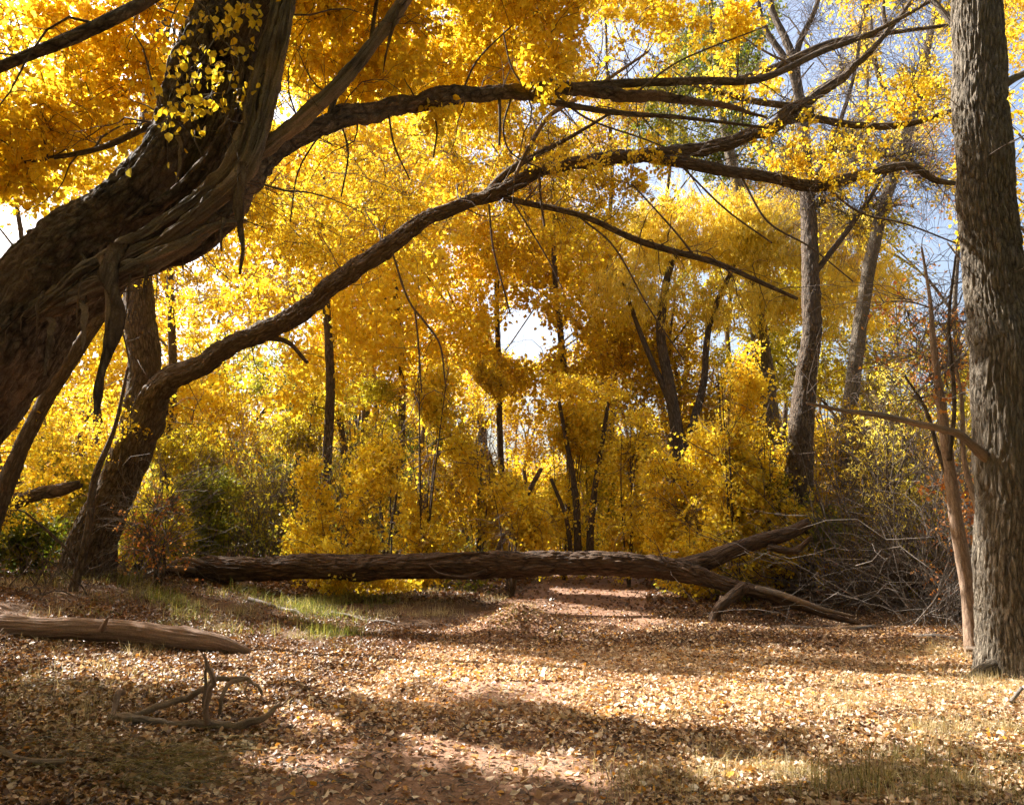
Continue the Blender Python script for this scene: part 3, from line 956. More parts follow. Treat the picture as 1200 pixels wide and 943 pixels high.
# ------------------------------------------------------------------ forked cottonwood with the long arch
fb = P(100, 690, 14)
tree("forked_cottonwood", "forked dark cottonwood whose long limb arches right across the clearing", "tree", fb, [
    ("trunk", PL([(88, 705, 14, 64.8), (106, 650, 14, 50.4), (128, 585, 14, 41.4), (152, 525, 14, 39.6), (172, 480, 14, 39.6), (178, 462, 14, 32.4)]), dict(rough=.18, lobes=.14, S=110, flare=.12, knots=4, seg=.03)),
    ("upright_limb", PL([(160, 505, 14, 34), (166, 440, 14.1, 36), (164, 370, 14.2, 35), (161, 310, 14.4, 32), (163, 240, 14.6, 28), (172, 150, 15, 24), (185, 50, 15.5, 20), (205, -60, 16, 14), (215, -160, 16.4, 6)]), dict(rough=.12, S=40, knots=4)),
    ("arching_limb", PL([(158, 512, 14, 26.4), (182, 458, 13.8, 28.2), (230, 428, 13.6, 23.8), (300, 394, 13.3, 22.0), (350, 364, 13, 22.0), (400, 330, 12.7, 22.0), (450, 290, 12.5, 22.0),
        (497, 258, 12.4, 17.6), (545, 238, 12.4, 15.0), (600, 217, 12.4, 17.6), (650, 196, 12.4, 15.0), (705, 186, 12.4, 15.8), (770, 180, 12.4, 16.7), (850, 170, 12.4, 14.1), (912, 144, 12.4, 15.0),
        (960, 112, 12.4, 11.4), (1000, 80, 12.4, 9.7), (1040, 36, 12.4, 7.0), (1080, -15, 12.4, 5.3), (1120, -80, 12.5, 2.6)]), dict(rough=.26, lobes=.3, S=72, knots=24, seg=.025, kink=.07)),
    ("limb", PL([(750, 181, 12.4, 15), (800, 190, 12.4, 14), (850, 200, 12.4, 14), (905, 208, 12.5, 13), (955, 219, 12.6, 15), (1010, 205, 12.7, 12), (1065, 194, 12.8, 10), (1100, 212, 12.9, 7), (1150, 216, 13, 4)]), dict(rough=.14, S=24, knots=4)),
    ("limb", PL([(590, 232, 12.4, 8), (680, 252, 12.3, 7), (750, 283, 12.2, 8), (830, 305, 12.1, 7), (880, 325, 12, 6), (935, 350, 12, 4)]), dict(S=12)),
    ("limb", PL([(905, 146, 12.4, 10), (945, 138, 12.4, 10), (1000, 147, 12.5, 9), (1060, 146, 12.5, 8), (1120, 128, 12.6, 5), (1160, 118, 12.6, 3)]), dict(S=12)),
    ("limb", PL([(700, 100, 12.6, 3), (790, 95, 12.6, 5), (880, 118, 12.5, 8), (950, 128, 12.4, 9), (930, 140, 12.4, 9)][::-1]), dict(S=10)),
    ("limb", PL([(845, 98, 12.6, 8), (900, 82, 12.5, 9), (960, 55, 12.5, 9), (1000, 45, 12.5, 7), (1110, 30, 12.6, 4)]), dict(S=12)),
    ("limb", PL([(560, 236, 12.4, 9), (590, 205, 12.4, 9), (620, 185, 12.3, 8), (660, 165, 12.2, 5), (720, 130, 12, 3)]), dict(S=10)),
    ("limb", PL([(605, 205, 12.2, 5), (622, 170, 12.0, 6), (645, 135, 11.9, 6), (690, 108, 11.8, 5), (760, 60, 11.6, 3)]), dict(S=10, mat='wood')),
    ("limb", PL([(300, 395, 13.3, 9), (335, 400, 13.2, 6), (360, 425, 13.1, 4)]), dict(S=8)),
    ("limb", PL([(1040, 38, 12.4, 6), (1035, 10, 12.4, 5), (1040, -40, 12.4, 3)]), dict(S=8)),
    ("limb", PL([(163, 330, 14.3, 10), (200, 300, 14.2, 8), (250, 250, 14, 6), (300, 180, 14, 4)]), dict(S=8)),
], [
    BL(250, 290, 14.5, 2.4, 1.6, 1.6, 80), BL(390, 200, 14, 2.4, 1.6, 1.8, 110), BL(560, 160, 13.6, 2.6, 1.4, 1.3, 100), BL(480, 60, 14.5, 2.6, 1.6, 1.6, 90),
    BL(690, 240, 13, 1.6, 1, .5, 24), BL(540, 246, 12.0, .4, .2, .22, 6), BL(350, 350, 13, .8, .4, .5, 5), BL(650, 190, 12.2, .8, .4, .5, 6), BL(750, 200, 12.2, 1.0, .5, .6, 7), BL(960, 170, 12.3, 1.2, .4, .6, 16), BL(1050, 120, 12.3, .9, .4, .6, 12), BL(880, 90, 12.3, .8, .4, .4, 9), BL(230, 60, 15.5, 2.4, 2, 2.2, 90), BL(330, -120, 15.5, 3, 2.4, 1.6, 80), BL(650, 40, 13.5, 2.2, 1.2, 1.2, 60),
], leaf='gold', seed=5, size=.065, per=13, nsub=6, bare=2200, shape=LEAF4, S=5)

# dark hanging shoots from the arches
def hang_twigs(parent, rows_list, mat='twig'):
    for rows in rows_list:
        pts = np.array([list(P(r[0], r[1], r[2])) + [r[3] / 2 / F * r[2]] for r in rows])
        c, _ = spline(pts, 22)
        v, f, bc = twigs_mesh(c[None, :, :3], c[None, :, 3], 6)
        put("hanging_shoot", v, f, M[mat], parent, True, bc)
hang_twigs([c for c in bpy.data.objects["forked_cottonwood"].children if c.name.startswith("arching_limb")][0], [
    [(458, 290, 12.4, 3), (478, 350, 12.4, 3), (500, 380, 12.4, 3), (516, 405, 12.4, 2.6), (522, 450, 12.4, 2)],
    [(486, 362, 12.4, 2.6), (490, 400, 12.4, 2.4), (494, 460, 12.4, 2)],
    [(573, 240, 12.3, 3), (578, 290, 12.3, 2.6), (592, 345, 12.3, 2.4), (598, 368, 12.3, 2)],
    [(632, 205, 12.3, 4), (634, 235, 12.3, 3.4), (638, 265, 12.3, 3)],
    [(680, 255, 12.3, 2.6), (720, 290, 12.2, 2.4), (760, 360, 12.2, 2), (800, 420, 12.2, 1.6)],
    [(870, 210, 12.5, 3), (900, 260, 12.4, 2.6), (950, 290, 12.4, 2.2), (1000, 330, 12.4, 1.6)],
    [(800, 196, 12.4, 2.6), (850, 245, 12.4, 2.4), (905, 285, 12.4, 1.8)],
    [(815, 302, 12.1, 3), (790, 270, 12.1, 2.4), (740, 215, 12.1, 2)],
    [(970, 222, 12.6, 3), (1010, 250, 12.6, 2.6), (1060, 262, 12.6, 2.2), (1120, 285, 12.6, 2)],
    [(600, 235, 12.4, 2.4), (640, 300, 12.4, 2), (660, 340, 12.4, 1.6)],
])
hang_twigs(LEAN, [
    [(585, 110, 8.4, 5), (586, 140, 8.4, 4), (585, 170, 8.4, 3.6)],
    [(505, 120, 7.9, 3), (512, 150, 7.9, 2.6), (508, 185, 7.9, 2)],
    [(455, 130, 7.6, 3), (462, 170, 7.6, 2.6), (480, 210, 7.6, 2)],
    [(600, 112, 8.5, 3), (590, 150, 8.5, 2.6), (600, 180, 8.6, 2), (640, 200, 8.6, 1.6)],
    [(650, 110, 8.7, 3), (690, 140, 8.9, 2.6), (760, 165, 9.1, 2), (820, 190, 9.2, 1.6)],
    [(400, 145, 7.3, 3), (408, 180, 7.3, 2.4), (400, 230, 7.3, 2)],
    [(540, 112, 8.1, 3), (560, 70, 8.2, 2.4), (600, 30, 8.2, 2)],
    [(620, 108, 8.6, 3), (600, 80, 8.6, 2.4), (590, 40, 8.6, 2)],
    [(750, 105, 9.2, 3), (800, 70, 9.3, 2.4), (900, 30, 9.4, 1.8)],
    [(380, 150, 7.1, 2.4), (350, 200, 7.1, 2), (340, 260, 7.1, 1.6)],
])

# ------------------------------------------------------------------ right-hand cottonwood
tree("upright_cottonwood", "thick upright cottonwood trunk with deep grey bark filling the right edge", "tree", P(1188, 800, 8.5), [
    ("trunk", PL([(1196, 835, 8.5, 100), (1197, 795, 8.5, 84), (1193, 740, 8.5, 74), (1186, 600, 8.5, 72), (1178, 430, 8.5, 70), (1170, 350, 8.5, 66), (1159, 260, 8.5, 64), (1154, 180, 8.5, 62),
        (1151, 90, 8.5, 58), (1147, 0, 8.5, 56), (1142, -150, 8.5, 50), (1150, -350, 8.6, 40), (1170, -600, 8.8, 24), (1185, -800, 9, 8)]), dict(rough=.10, lobes=.07, S=230, seg=.016, flare=.5, knots=3, freq=26, zs=.15)),
    ("limb", PL([(1178, 440, 8.5, 50), (1205, 390, 8.4, 46), (1225, 330, 8.4, 42), (1250, 230, 8.4, 36), (1290, 80, 8.5, 28), (1340, -120, 8.6, 14)]), dict(rough=.12, S=44)),
    ("dead_limb", PL([(1160, 540, 8.4, 12), (1138, 520, 8.3, 11), (1120, 507, 8.3, 9), (1080, 498, 8.2, 8), (1035, 487, 8.2, 6.5), (990, 481, 8.2, 5), (945, 472, 8.2, 3)]), dict(rough=.2, lobes=.25, mat='wood', S=16, seg=.03)),
    ("limb", PL([(1165, 105, 8.5, 14), (1195, 88, 8.6, 9), (1240, 70, 8.8, 7), (1300, 30, 9, 4)]), dict(S=12)),
    ("limb", PL([(1150, 60, 8.5, 12), (1110, 20, 8.8, 8), (1060, -40, 9, 6), (980, -120, 9.2, 3)]), dict(S=12)),
    ("limb", PL([(1150, -200, 8.5, 26), (1080, -300, 9, 18), (1000, -420, 9.6, 8)]), dict(S=16)),
    ("root", PL([(1175, 778, 8.45, 20), (1150, 790, 8.3, 16), (1120, 808, 8.15, 8)]), dict(S=16)),
], [
    BL(1190, -260, 9.5, 2.6, 2.4, 1.8, 80), BL(1080, -60, 10, 1.2, 1.2, .7, 18), BL(1290, 100, 9.5, 1.4, 1.5, 1.5, 30), BL(1190, 90, 11, .9, .9, 1.2, 12), BL(1000, -260, 10, 2, 2, 1, 36),
], leaf='gold', bark='bark_pale', seed=8, size=.062, shape=LEAF6, nsub=5, per=10, sublen=.4, bare=150)

# slim stems beside it
tree("slim_sapling", "slim pale brown sapling standing just left of the thick right-hand trunk", "tree", P(1141, 765, 9.4), [
    ("trunk", PL([(1142, 770, 9.4, 20), (1136, 700, 9.4, 16), (1124, 620, 9.4, 15), (1112, 540, 9.45, 13), (1103, 470, 9.5, 11), (1094, 400, 9.6, 7), (1090, 350, 9.7, 4.5), (1080, 290, 9.8, 2.5)]), dict(rough=.05, S=20, mat='sapling_bark')),
    ("limb", PL([(1118, 575, 9.4, 8), (1100, 530, 9.5, 5), (1085, 480, 9.6, 4), (1060, 440, 9.7, 2.5)]), dict(S=8)),
    ("limb", PL([(1112, 540, 9.4, 6), (1118, 470, 9.3, 5), (1112, 380, 9.3, 4), (1120, 300, 9.3, 2.5)]), dict(S=8)),
], [BL(1095, 380, 10, .7, .6, .8, 12), BL(1080, 430, 9.8, .6, .5, .5, 8)], leaf='peach', twig='twig_grey', seed=9, size=.055, nsub=5, per=5, bare=260, sublen=.3)
tree("slim_sapling", "thin crooked stem squeezed between slim sapling and thick right-hand trunk", "tree", P(1160, 750, 9.0), [
    ("trunk", PL([(1164, 765, 9.0, 11), (1156, 700, 9.1, 10), (1150, 650, 9.1, 9), (1146, 600, 9.2, 8), (1130, 540, 9.3, 6), (1126, 460, 9.4, 4), (1112, 400, 9.5, 3)]), dict(S=12, mat='sapling_bark')),
], [BL(1120, 600, 9.7, .45, .4, .6, 12)], leaf='peach', twig='twig_grey', seed=10, size=.055, nsub=4, per=6, sublen=.25)

# ------------------------------------------------------------------ left-hand slim trunks
tree("slanting_cottonwood", "slender slanting trunk at the far left beneath the torn leaning cottonwood", "tree", P(-25, 660, 12), [
    ("trunk", PL([(-30, 690, 12, 26), (-12, 620, 12, 22), (12, 555, 12, 19), (45, 485, 12, 17), (90, 412, 12, 16), (135, 345, 12.1, 13), (190, 260, 12.3, 11), (240, 160, 12.6, 8), (290, 40, 13, 4)]), dict(S=24, rough=.1)),
    ("limb", PL([(50, 475, 12, 8), (48, 420, 12.1, 6), (60, 350, 12.2, 4)]), dict(S=8)),
], [BL(60, 480, 13, 1.4, 1, .9, 46), BL(120, 260, 13, 1.6, 1, 1, 34), BL(20, 560, 13.5, 1.3, .8, .6, 34)], leaf='gold', seed=12, size=.06, per=12)
tree("young_cottonwood", "thin young trunk rising in front of the forked cottonwood's base", "tree", P(82, 712, 12.3), [
    ("trunk", PL([(80, 718, 12.3, 12), (92, 670, 12.3, 10), (103, 620, 12.3, 9), (112, 560, 12.4, 8), (135, 500, 12.5, 5), (150, 430, 12.6, 3)]), dict(S=12)),
    ("limb", PL([(92, 670, 12.3, 5), (75, 640, 12.3, 4), (30, 600, 12.2, 2.5)]), dict(S=8)),
], [BL(60, 590, 12.6, .8, .6, .5, 16)], leaf='gold', seed=13, size=.055, per=10)

# ------------------------------------------------------------------ fallen log across the path
log = tree("fallen_log", "long fallen trunk lying across the path, its forked end on the right bank", "fallen log", (0.2, 15.4, 0.3), [
    ("trunk", PL([(196, 672, 14.90, 14.1), (222, 670, 14.70, 24.6), (262, 667, 14.60, 27.3), (330, 666, 14.40, 26.4), (420, 664, 14.10, 28.2), (500, 664, 13.93, 27.3), (580, 662, 13.77, 29.0),
                  (660, 659, 13.60, 28.2), (720, 660, 13.44, 27.3), (770, 664, 13.33, 25.5), (812, 672, 13.16, 21.1), (850, 684, 13.00, 15.8), (890, 694, 12.83, 14.1), (930, 706, 12.67, 13.2), (975, 722, 12.56, 7.9), (1005, 730, 12.50, 3.5)]),
        dict(rough=.2, lobes=.2, S=120, seg=.025, knots=12)),
    ("fork", PL([(775, 668, 13.38, 22), (820, 660, 13.38, 21), (850, 648, 13.44, 19), (885, 636, 13.49, 17), (925, 625, 13.55, 15), (948, 612, 13.60, 12)]), dict(rough=.14, S=32, knots=3)),
    ("branch_stub", PL([(870, 688, 12.89, 15), (852, 703, 12.62, 12), (840, 715, 12.50, 11), (832, 735, 12.45, 8)]), dict(rough=.18, S=24, mat='log')),
    ("branch_stub", PL([(848, 700, 12.62, 8), (842, 718, 12.50, 6), (843, 738, 12.45, 5)]), dict(rough=.15, S=14)),
    ("branch", PL([(885, 690, 12.83, 8), (920, 698, 12.56, 7), (960, 712, 12.39, 5), (1000, 722, 12.29, 3)]), dict(S=12, mat='wood')),
    ("branch", PL([(900, 640, 13.44, 9), (930, 645, 13.28, 8), (950, 630, 13.16, 5)]), dict(S=12)),
    ("branch", PL([(230, 668, 14.50, 7), (205, 665, 14.10, 6), (180, 670, 13.88, 5), (150, 690, 13.66, 3)]), dict(S=10, mat='wood')),
    ("branch", PL([(240, 660, 14.40, 5), (215, 655, 14.10, 4), (190, 668, 13.88, 3), (170, 700, 13.71, 2)]), dict(S=10, mat='wood')),
    ("branch", PL([(570, 668, 13.60, 5), (545, 676, 13.49, 4), (515, 672, 13.49, 3), (500, 660, 13.49, 2)]), dict(S=8)),
    ("branch", PL([(430, 660, 13.93, 4), (490, 656, 13.77, 4), (560, 648, 13.71, 4), (620, 655, 13.60, 2.5)]), dict(S=8)),
], [], bark='log', seed=21, limb_kw=dict(jag=.1))

tree("fallen_log", "pale smooth barkless log poking in at the left edge of the clearing", "fallen log", P(70, 745, 9.9), [
    ("trunk", PL([(-110, 727, 9.0, 25), (-40, 730, 9.05, 25), (30, 733, 9.1, 24), (90, 738, 9.15, 24), (150, 741, 9.25, 25), (210, 749, 9.25, 25), (250, 755, 9.25, 21), (275, 760, 9.3, 14), (293, 764, 9.35, 6)]),
        dict(rough=.05, lobes=.07, S=72, seg=.02, knots=9, mat='wood_pale', grain=.10, jag=.12, kink=.03)),
    ('branch_stub', PL([(118, 738, 9.1, 7), (122, 730, 9.05, 5), (126, 724, 9.02, 3)]), dict(S=12, mat='wood_pale', jag=.1)),
], [], seed=22)

tree("dead_branch", "bent dead branch with upright prongs lying on the leaves, lower left", "dead branch", P(230, 845, 6.2), [
    ("stem", PL([(128, 843, 6.28, 12.8), (150, 845, 6.23, 14.4), (180, 850, 6.18, 11.0), (225, 848, 6.13, 9.3), (270, 850, 6.08, 9.3), (300, 842, 6.08, 7.6), (325, 826, 6.18, 4.2)]), dict(rough=.2, lobes=.2, S=30, grain=.2, seg=.012, kink=.035, kf=9, jag=.02)),
    ("prong", PL([(155, 840, 6.38, 7.6), (185, 828, 6.48, 7.6), (215, 820, 6.58, 6.8), (235, 807, 6.58, 6.0), (255, 797, 6.63, 6.0), (280, 797, 6.68, 5.1), (300, 803, 6.68, 3.4), (308, 815, 6.68, 2.5)]), dict(rough=.16, S=18, seg=.012, kink=.035, kf=9, jag=.02)),
    ("prong", PL([(243, 848, 6.08, 6.8), (242, 825, 6.03, 6.0), (246, 800, 5.98, 6.0), (243, 780, 5.98, 4.2), (239, 769, 5.98, 2.1)]), dict(rough=.2, S=16, mat='wood_pale', seg=.012, kink=.035, kf=9, jag=.02)),
    ("prong", PL([(238, 828, 6.18, 3.4), (240, 805, 6.18, 4.2), (241, 780, 6.18, 2.5)]), dict(rough=.2, S=12, seg=.012, kink=.035, kf=9, jag=.02)),
    ("prong", PL([(257, 836, 6.48, 3.4), (260, 815, 6.48, 4.2), (268, 800, 6.58, 5.1), (285, 797, 6.68, 4.2)]), dict(rough=.16, S=12, seg=.012, kink=.035, kf=9, jag=.02)),
    ("twig", PL([(290, 797, 6.68, 3), (304, 806, 6.66, 2), (306, 818, 6.62, 1.2)]), dict(S=8, seg=.012, kink=.02, kf=12)),
    ("twig", PL([(282, 796, 6.7, 3), (290, 786, 6.7, 2), (301, 781, 6.7, 1.2)]), dict(S=8, seg=.012, kink=.02, kf=12)),
    ("twig", PL([(292, 798, 6.68, 2.4), (287, 810, 6.62, 1.8), (293, 822, 6.55, 1.2)]), dict(S=8, seg=.012, kink=.02, kf=12)),
    ("twig", PL([(200, 850, 6.15, 4), (185, 862, 6.0, 3), (168, 866, 5.9, 1.5)]), dict(S=8, seg=.012, kink=.03, kf=9)),
    ("prong", PL([(132, 842, 6.28, 5.1), (135, 828, 6.38, 6.0), (141, 812, 6.48, 7.6), (147, 808, 6.53, 5.1)]), dict(S=14, mat='wood_pale', seg=.012, kink=.035, kf=9, jag=.02)),
    ("prong", PL([(318, 832, 6.18, 2.5), (330, 825, 6.18, 2.1), (340, 815, 6.18, 1.3)]), dict(S=8, mat='wood_pale', seg=.012, kink=.035, kf=9, jag=.02)),
], [], bark='wood', seed=23)

def stick(rows, label, seed, mat='twig_grey', S=10):
    pts = PL(rows)
    v, f, bc = limb_mesh(pts, seed=seed, S=S, rough=.15, seg=.03)
    o = put("fallen_stick", v, f, M[mat], None, True, bc, origin=pts[len(pts) // 2, :3])
    return tag(o, label, "stick", "sticks lying on the ground")
def on_ground(px0, D0, px1, D1, w, lift=.03, bend=.1):
    rows = []
    for t in np.linspace(0, 1, 6):
        D = D0 + (D1 - D0) * t
        px = px0 + (px1 - px0) * t + math.sin(t * 5 + px0) * bend * 40
        g = G(px, D)
        rows.append([g[0], g[1], g[2] + lift + .02 * math.sin(t * 9 + D0), w / 2 / F * D * (1 - .5 * t)])
    return np.array(rows)
def gstick(a, label, seed, mat='twig_grey'):
    pts = on_ground(*a)
    v, f, bc = limb_mesh(pts, seed=seed, S=10, rough=.15, seg=.03)
    o = put("fallen_stick", v, f, M[mat], None, True, bc, origin=pts[2, :3])
    return tag(o, label, "stick", "sticks lying on the ground")
stick([(1198, 806, 6.9, 4.5), (1185, 822, 6.8, 4), (1172, 840, 6.7, 3.5), (1163, 850, 6.65, 2.5)], "pale straight stick propped in dry grass below the thick right-hand trunk", 31)
stick([(1133, 760, 9.2, 7), (1150, 761, 9.1, 6), (1166, 763, 9.0, 5)], "short pale stick lying level at the foot of the slim sapling", 32, 'wood')
gstick((-30, 5.4, 95, 5.1, 12, .05), "thick grey stick at the bottom left corner of the clearing", 33, 'wood')
gstick((60, 8.2, 95, 7.5, 4), "thin pale stick on dry grass just below the pale smooth log", 34)
gstick((1060, 10.8, 1130, 10.2, 6), "crooked stick in the shade left of the slim sapling's foot", 35)
gstick((900, 12.4, 1010, 11.8, 8), "brown stick under the forked end of the fallen log", 36, 'wood')
gstick((985, 11.4, 1060, 11.9, 5), "thin stick on the shaded leaves right of the fallen log's forked end", 37)
gstick((300, 13.4, 360, 12.6, 6), "crooked grey stick on the left bank between the pale smooth log and the fallen trunk", 39)
gstick((395, 13.0, 470, 12.2, 4), "thin stick in the shaded weeds below the fallen log's left half", 38)

# ------------------------------------------------------------------ a dark brush pile and standing stems at the left edge
def brush(name, label, base, cols, n, mat='twig', group=None, cat="brush"):
    """tangle of dead stems growing out of one root"""
    root = thing(name, label, cat, base, group)
    ms = []
    for (n_, L, K, spread, up, r0, bend) in cols:
        a = np.tile(base, (n_, 1)) + rng.normal(size=(n_, 3)) * np.array([spread, spread * .6, .02])
        a[:, 2] = ground_h(a[:, 0], a[:, 1]) - .03
        d = rand_dirs(n_, up)
        d[:, 2] = np.abs(d[:, 2]) * .9 + .08
        b = a + d * rng.uniform(.4, 1.1, (n_, 1)) * L
        p = bezier_polys(a, b, K, bend=bend, droop=.15)
        r = np.linspace(1, .3, K)[None] * rng.uniform(.5, 1.2, (n_, 1)) * r0
        ms.append(twigs_mesh(p, r, 5))
        q = bare_twigs(p, n_ * 6, (L * .15, L * .45), 5)
        ms.append(twigs_mesh(q[0], q[1] * .8, 3))
    v, f, bc = merge(ms)
    put("stems", v, f, M[mat], root, True, bc)
    if cat == "thicket":
        v, f = leaves_along(p, 14, .07, .13, LEAFN)
        put("leaves", v, f, M['lemon'], root, False)
    return root
brush("brush_pile", "dark tangle of dead branches heaped at the left edge above the pale smooth log", G(10, 11.8), [(26, 1.4, 8, .6, .5, .014, .3)], 0)
brush("dead_shrub", "low pale leafless shrub arching just left of the log's left end", G(170, 14.6), [(16, 1.1, 8, .35, .5, .010, .3)], 0, 'twig_grey')
brush("dead_shrub", "small brown leafless shrub between the brush pile and the forked trunk's foot", G(60, 12.8), [(14, 1.2, 8, .35, .7, .010, .3)], 0, 'twig')
brush("reed_thicket", "grey brown thicket of upright dead stems behind the log's left end", G(285, 19.0), [(150, 2.9, 7, .9, 3.2, .010, .10)], 0, 'twig_grey', None, "thicket")
brush("reed_thicket", "brown thicket of dead stems behind the log, below the hanging shoots", G(370, 19.5), [(120, 3.4, 7, .9, 3.0, .010, .12)], 0, 'twig', None, "thicket")
brush("dead_shrub", "large pale bare bush of arching stems filling the gap left of the slim sapling", G(1085, 11.6), [(30, 3.4, 10, .35, 1.2, .009, .28)], 0, 'twig_grey')
brush("dead_shrub", "dense bare brown bush in the shade behind the pale bare bush", G(1050, 14.4), [(200, 3.8, 9, .9, 1.0, .013, .3)], 0, 'twig')
brush("dead_shrub", "low pale bare bush drooping over the leaves right of the log's forked end", G(1090, 13.2), [(14, 1.7, 9, .5, .5, .008, .35)], 0, 'twig_grey')
brush("dead_shrub", "bare shrub squeezed against the thick trunk's left side behind the slim stems", G(1180, 11.5), [(46, 3.2, 9, .5, 1.6, .010, .25)], 0, 'twig_grey')
tree("rotten_trunk", "dark rotten trunk lying in the shade behind the slim sapling", "fallen log", G(1060, 14), [
    ("trunk", PL([(1020, 655, 14.6, 24), (1060, 668, 14.2, 28), (1100, 690, 13.8, 26), (1150, 720, 13.4, 24)]), dict(rough=.2, lobes=.2, S=30))], [], bark='bark_dark', seed=24)
tree("broken_stump", "broken dark limb jutting from the undergrowth left of the forked trunk", "stump", P(20, 640, 13.2), [
    ("trunk", PL([(-40, 690, 13.2, 26), (0, 600, 13.2, 20), (35, 582, 13.1, 16), (70, 574, 13, 14), (94, 566, 13, 9)]), dict(rough=.25, lobes=.25, S=24, jag=.1))], [], bark='bark_dark', seed=25)

# ------------------------------------------------------------------ young golden trees and shrubs behind the log
def sapling(px, D, top_py, w, label, leaf='gold', name="golden_sapling", group="young golden cottonwoods behind the fallen log", cat="young tree",
            nst=5, n=70, per=9, size=.075, seed=0, low=.35, tw='twig', shape=LEAF4, stems=None, hole=.36, depth=.8, bare=60, rad=.02):
    b = G(px, D)
    top = P(px, top_py, D)[2]
    hgt = top - b[2]
    limbs = []
    r = random.Random(seed + 900)
    for k in range(nst):
        a = r.uniform(0, 6.28)
        e = r.uniform(.15, .8)
        ex, ey = math.cos(a) * e * w * .8, math.sin(a) * e * w * .5
        hh = hgt * r.uniform(.6, .95)
        rr = rad * r.uniform(.7, 1.2)
        limbs.append(("trunk" if k == 0 else "stem", np.array([
            [b[0] + ex * .05, b[1] + ey * .05, b[2] - .1, rr * 1.2],
            [b[0] + ex * .25 + r.uniform(-.08, .08), b[1] + ey * .3, b[2] + hh * .3, rr],
            [b[0] + ex * .6 + r.uniform(-.1, .1), b[1] + ey * .7, b[2] + hh * .65, rr * .7],
            [b[0] + ex, b[1] + ey, b[2] + hh, rr * .3]]), dict(S=8, seg=.12)))
    n = int(n * 1.35) if cat == "young tree" else n
    w = w * 1.12 if cat == "young tree" else w
    blobs = []
    m_ = 5
    for k in range(m_):
        t_ = (k + .5) / m_
        ww = w * (1.0 - .55 * t_ ** 2) * r.uniform(.5, .85)
        blobs.append((b[0] + r.uniform(-.5, .5) * w, b[1] + r.uniform(-.35, .35) * w, b[2] + low + (hgt - low) * (t_ * .86 + .02) + r.uniform(-.15, .15), ww, ww * depth, (hgt - low) * r.uniform(.14, .24), int(n / m_ * (1.25 - .5 * t_))))
    return tree(name, label, cat, b, limbs, blobs, leaf=leaf, seed=seed, size=size, nsub=7, per=per, sublen=.42, spread=.06, hole=hole, hs=1.1, twig=tw, shape=shape, group=group, bare=bare)

GY = "young golden cottonwoods behind the fallen log"
sapling(860, 15.4, 388, .75, "bright-topped golden young tree rising above the log where it forks", seed=1, n=90, leaf='gold', hole=.3)
sapling(905, 15.9, 470, 1.1, "broad golden young tree right behind the log's fork", seed=2, n=110)
sapling(985, 18.0, 470, 1.2, "golden young tree in the shade right of the upright dark stump trunk", seed=3, n=100, leaf='amber')
sapling(800, 16.6, 500, 1.0, "golden young tree left of the bright-topped one, over the log's right half", seed=4, n=90)
sapling(735, 19.0, 470, 1.0, "golden young tree beside the cluster of dark stems, at the path's right edge", seed=5, n=90)
sapling(660, 21.0, 420, 1.5, "wide bright golden young tree centred beyond the log, below the sky hole", seed=6, n=130, leaf='gold', hole=.33)
sapling(560, 20.0, 410, 1.3, "tall amber young tree left of the path beyond the log", seed=7, n=120, leaf='amber')
sapling(500, 17.0, 400, 1.2, "golden young tree over the middle-left part of the log", seed=8, n=120, leaf='gold')
sapling(455, 15.3, 490, 1.0, "low golden young tree leaning onto the log's left half", seed=9, n=100, leaf='gold', low=.1)
sapling(390, 16.0, 530, .8, "small golden young tree where the grey brown thicket meets the log", seed=10, n=60)
sapling(600, 16.2, 555, .7, "short golden young tree directly behind the middle of the log", seed=11, n=56, low=.6)
sapling(700, 22.5, 500, 1.2, "yellow green young tree deep beyond the log at the path's bend", seed=12, n=70, leaf='lemon')
sapling(345, 21.0, 430, 1.3, "yellow green young tree behind the reed thickets", seed=13, n=110, leaf='lemon')
sapling(415, 22.0, 440, 1.2, "pale yellow young tree behind the left half of the log", seed=14, n=110, leaf='lemon')
sapling(1040, 19.5, 500, 1.2, "thin yellow green young tree behind the bare brown bush", seed=15, n=70, leaf='lemon', bare=200)
sapling(945, 15.6, 560, .7, "olive green leafy young shrub hiding the dark upright trunk's middle", seed=16, n=40, leaf='olive', low=.9, name="leafy_shrub", group=None, cat="shrub")
sapling(1075, 14.3, 560, .8, "small shrub with yellow leaves below the dead limb's tip", leaf='lemon', seed=17, n=34, name="leafy_shrub", group=None, cat="shrub", bare=120)
sapling(1115, 12.2, 590, .6, "shrub of small orange leaves between slim sapling and pale bare bush", leaf='peach', seed=18, n=16, per=5, size=.05, name="leafy_shrub", group=None, cat="shrub", tw='twig_grey', bare=120)
sapling(1050, 13.6, 430, .6, "slender shrub with narrow yellow leaves left of the slim sapling", leaf='willow', seed=19, n=34, per=6, size=.09, shape=LEAFN, name="leafy_shrub", group=None, cat="shrub", bare=140, low=1.4)
sapling(190, 13.4, 575, .6, "shrub with small orange pink leaves right of the forked trunk's base", leaf='peach', seed=20, n=20, per=4, size=.055, name="leafy_shrub", group=None, cat="shrub", tw='twig_grey', bare=260)
sapling(165, 15.0, 570, .8, "yellow green leafy shrub behind the orange pink shrub", leaf='lemon', seed=21, n=60, name="leafy_shrub", group=None, cat="shrub")
sapling(30, 14.5, 600, 1.0, "green leafy shrub at the left edge behind the broken dark limb", leaf='green', seed=22, n=60, name="leafy_shrub", group=None, cat="shrub")
sapling(240, 17.2, 540, .9, "olive shrub between the forked trunk and the log's left end", leaf='olive', seed=23, n=70, name="leafy_shrub", group=None, cat="shrub")
sapling(60, 16.5, 500, 1.3, "golden young tree behind the left edge's green shrub", leaf='lemon', seed=24, n=110)
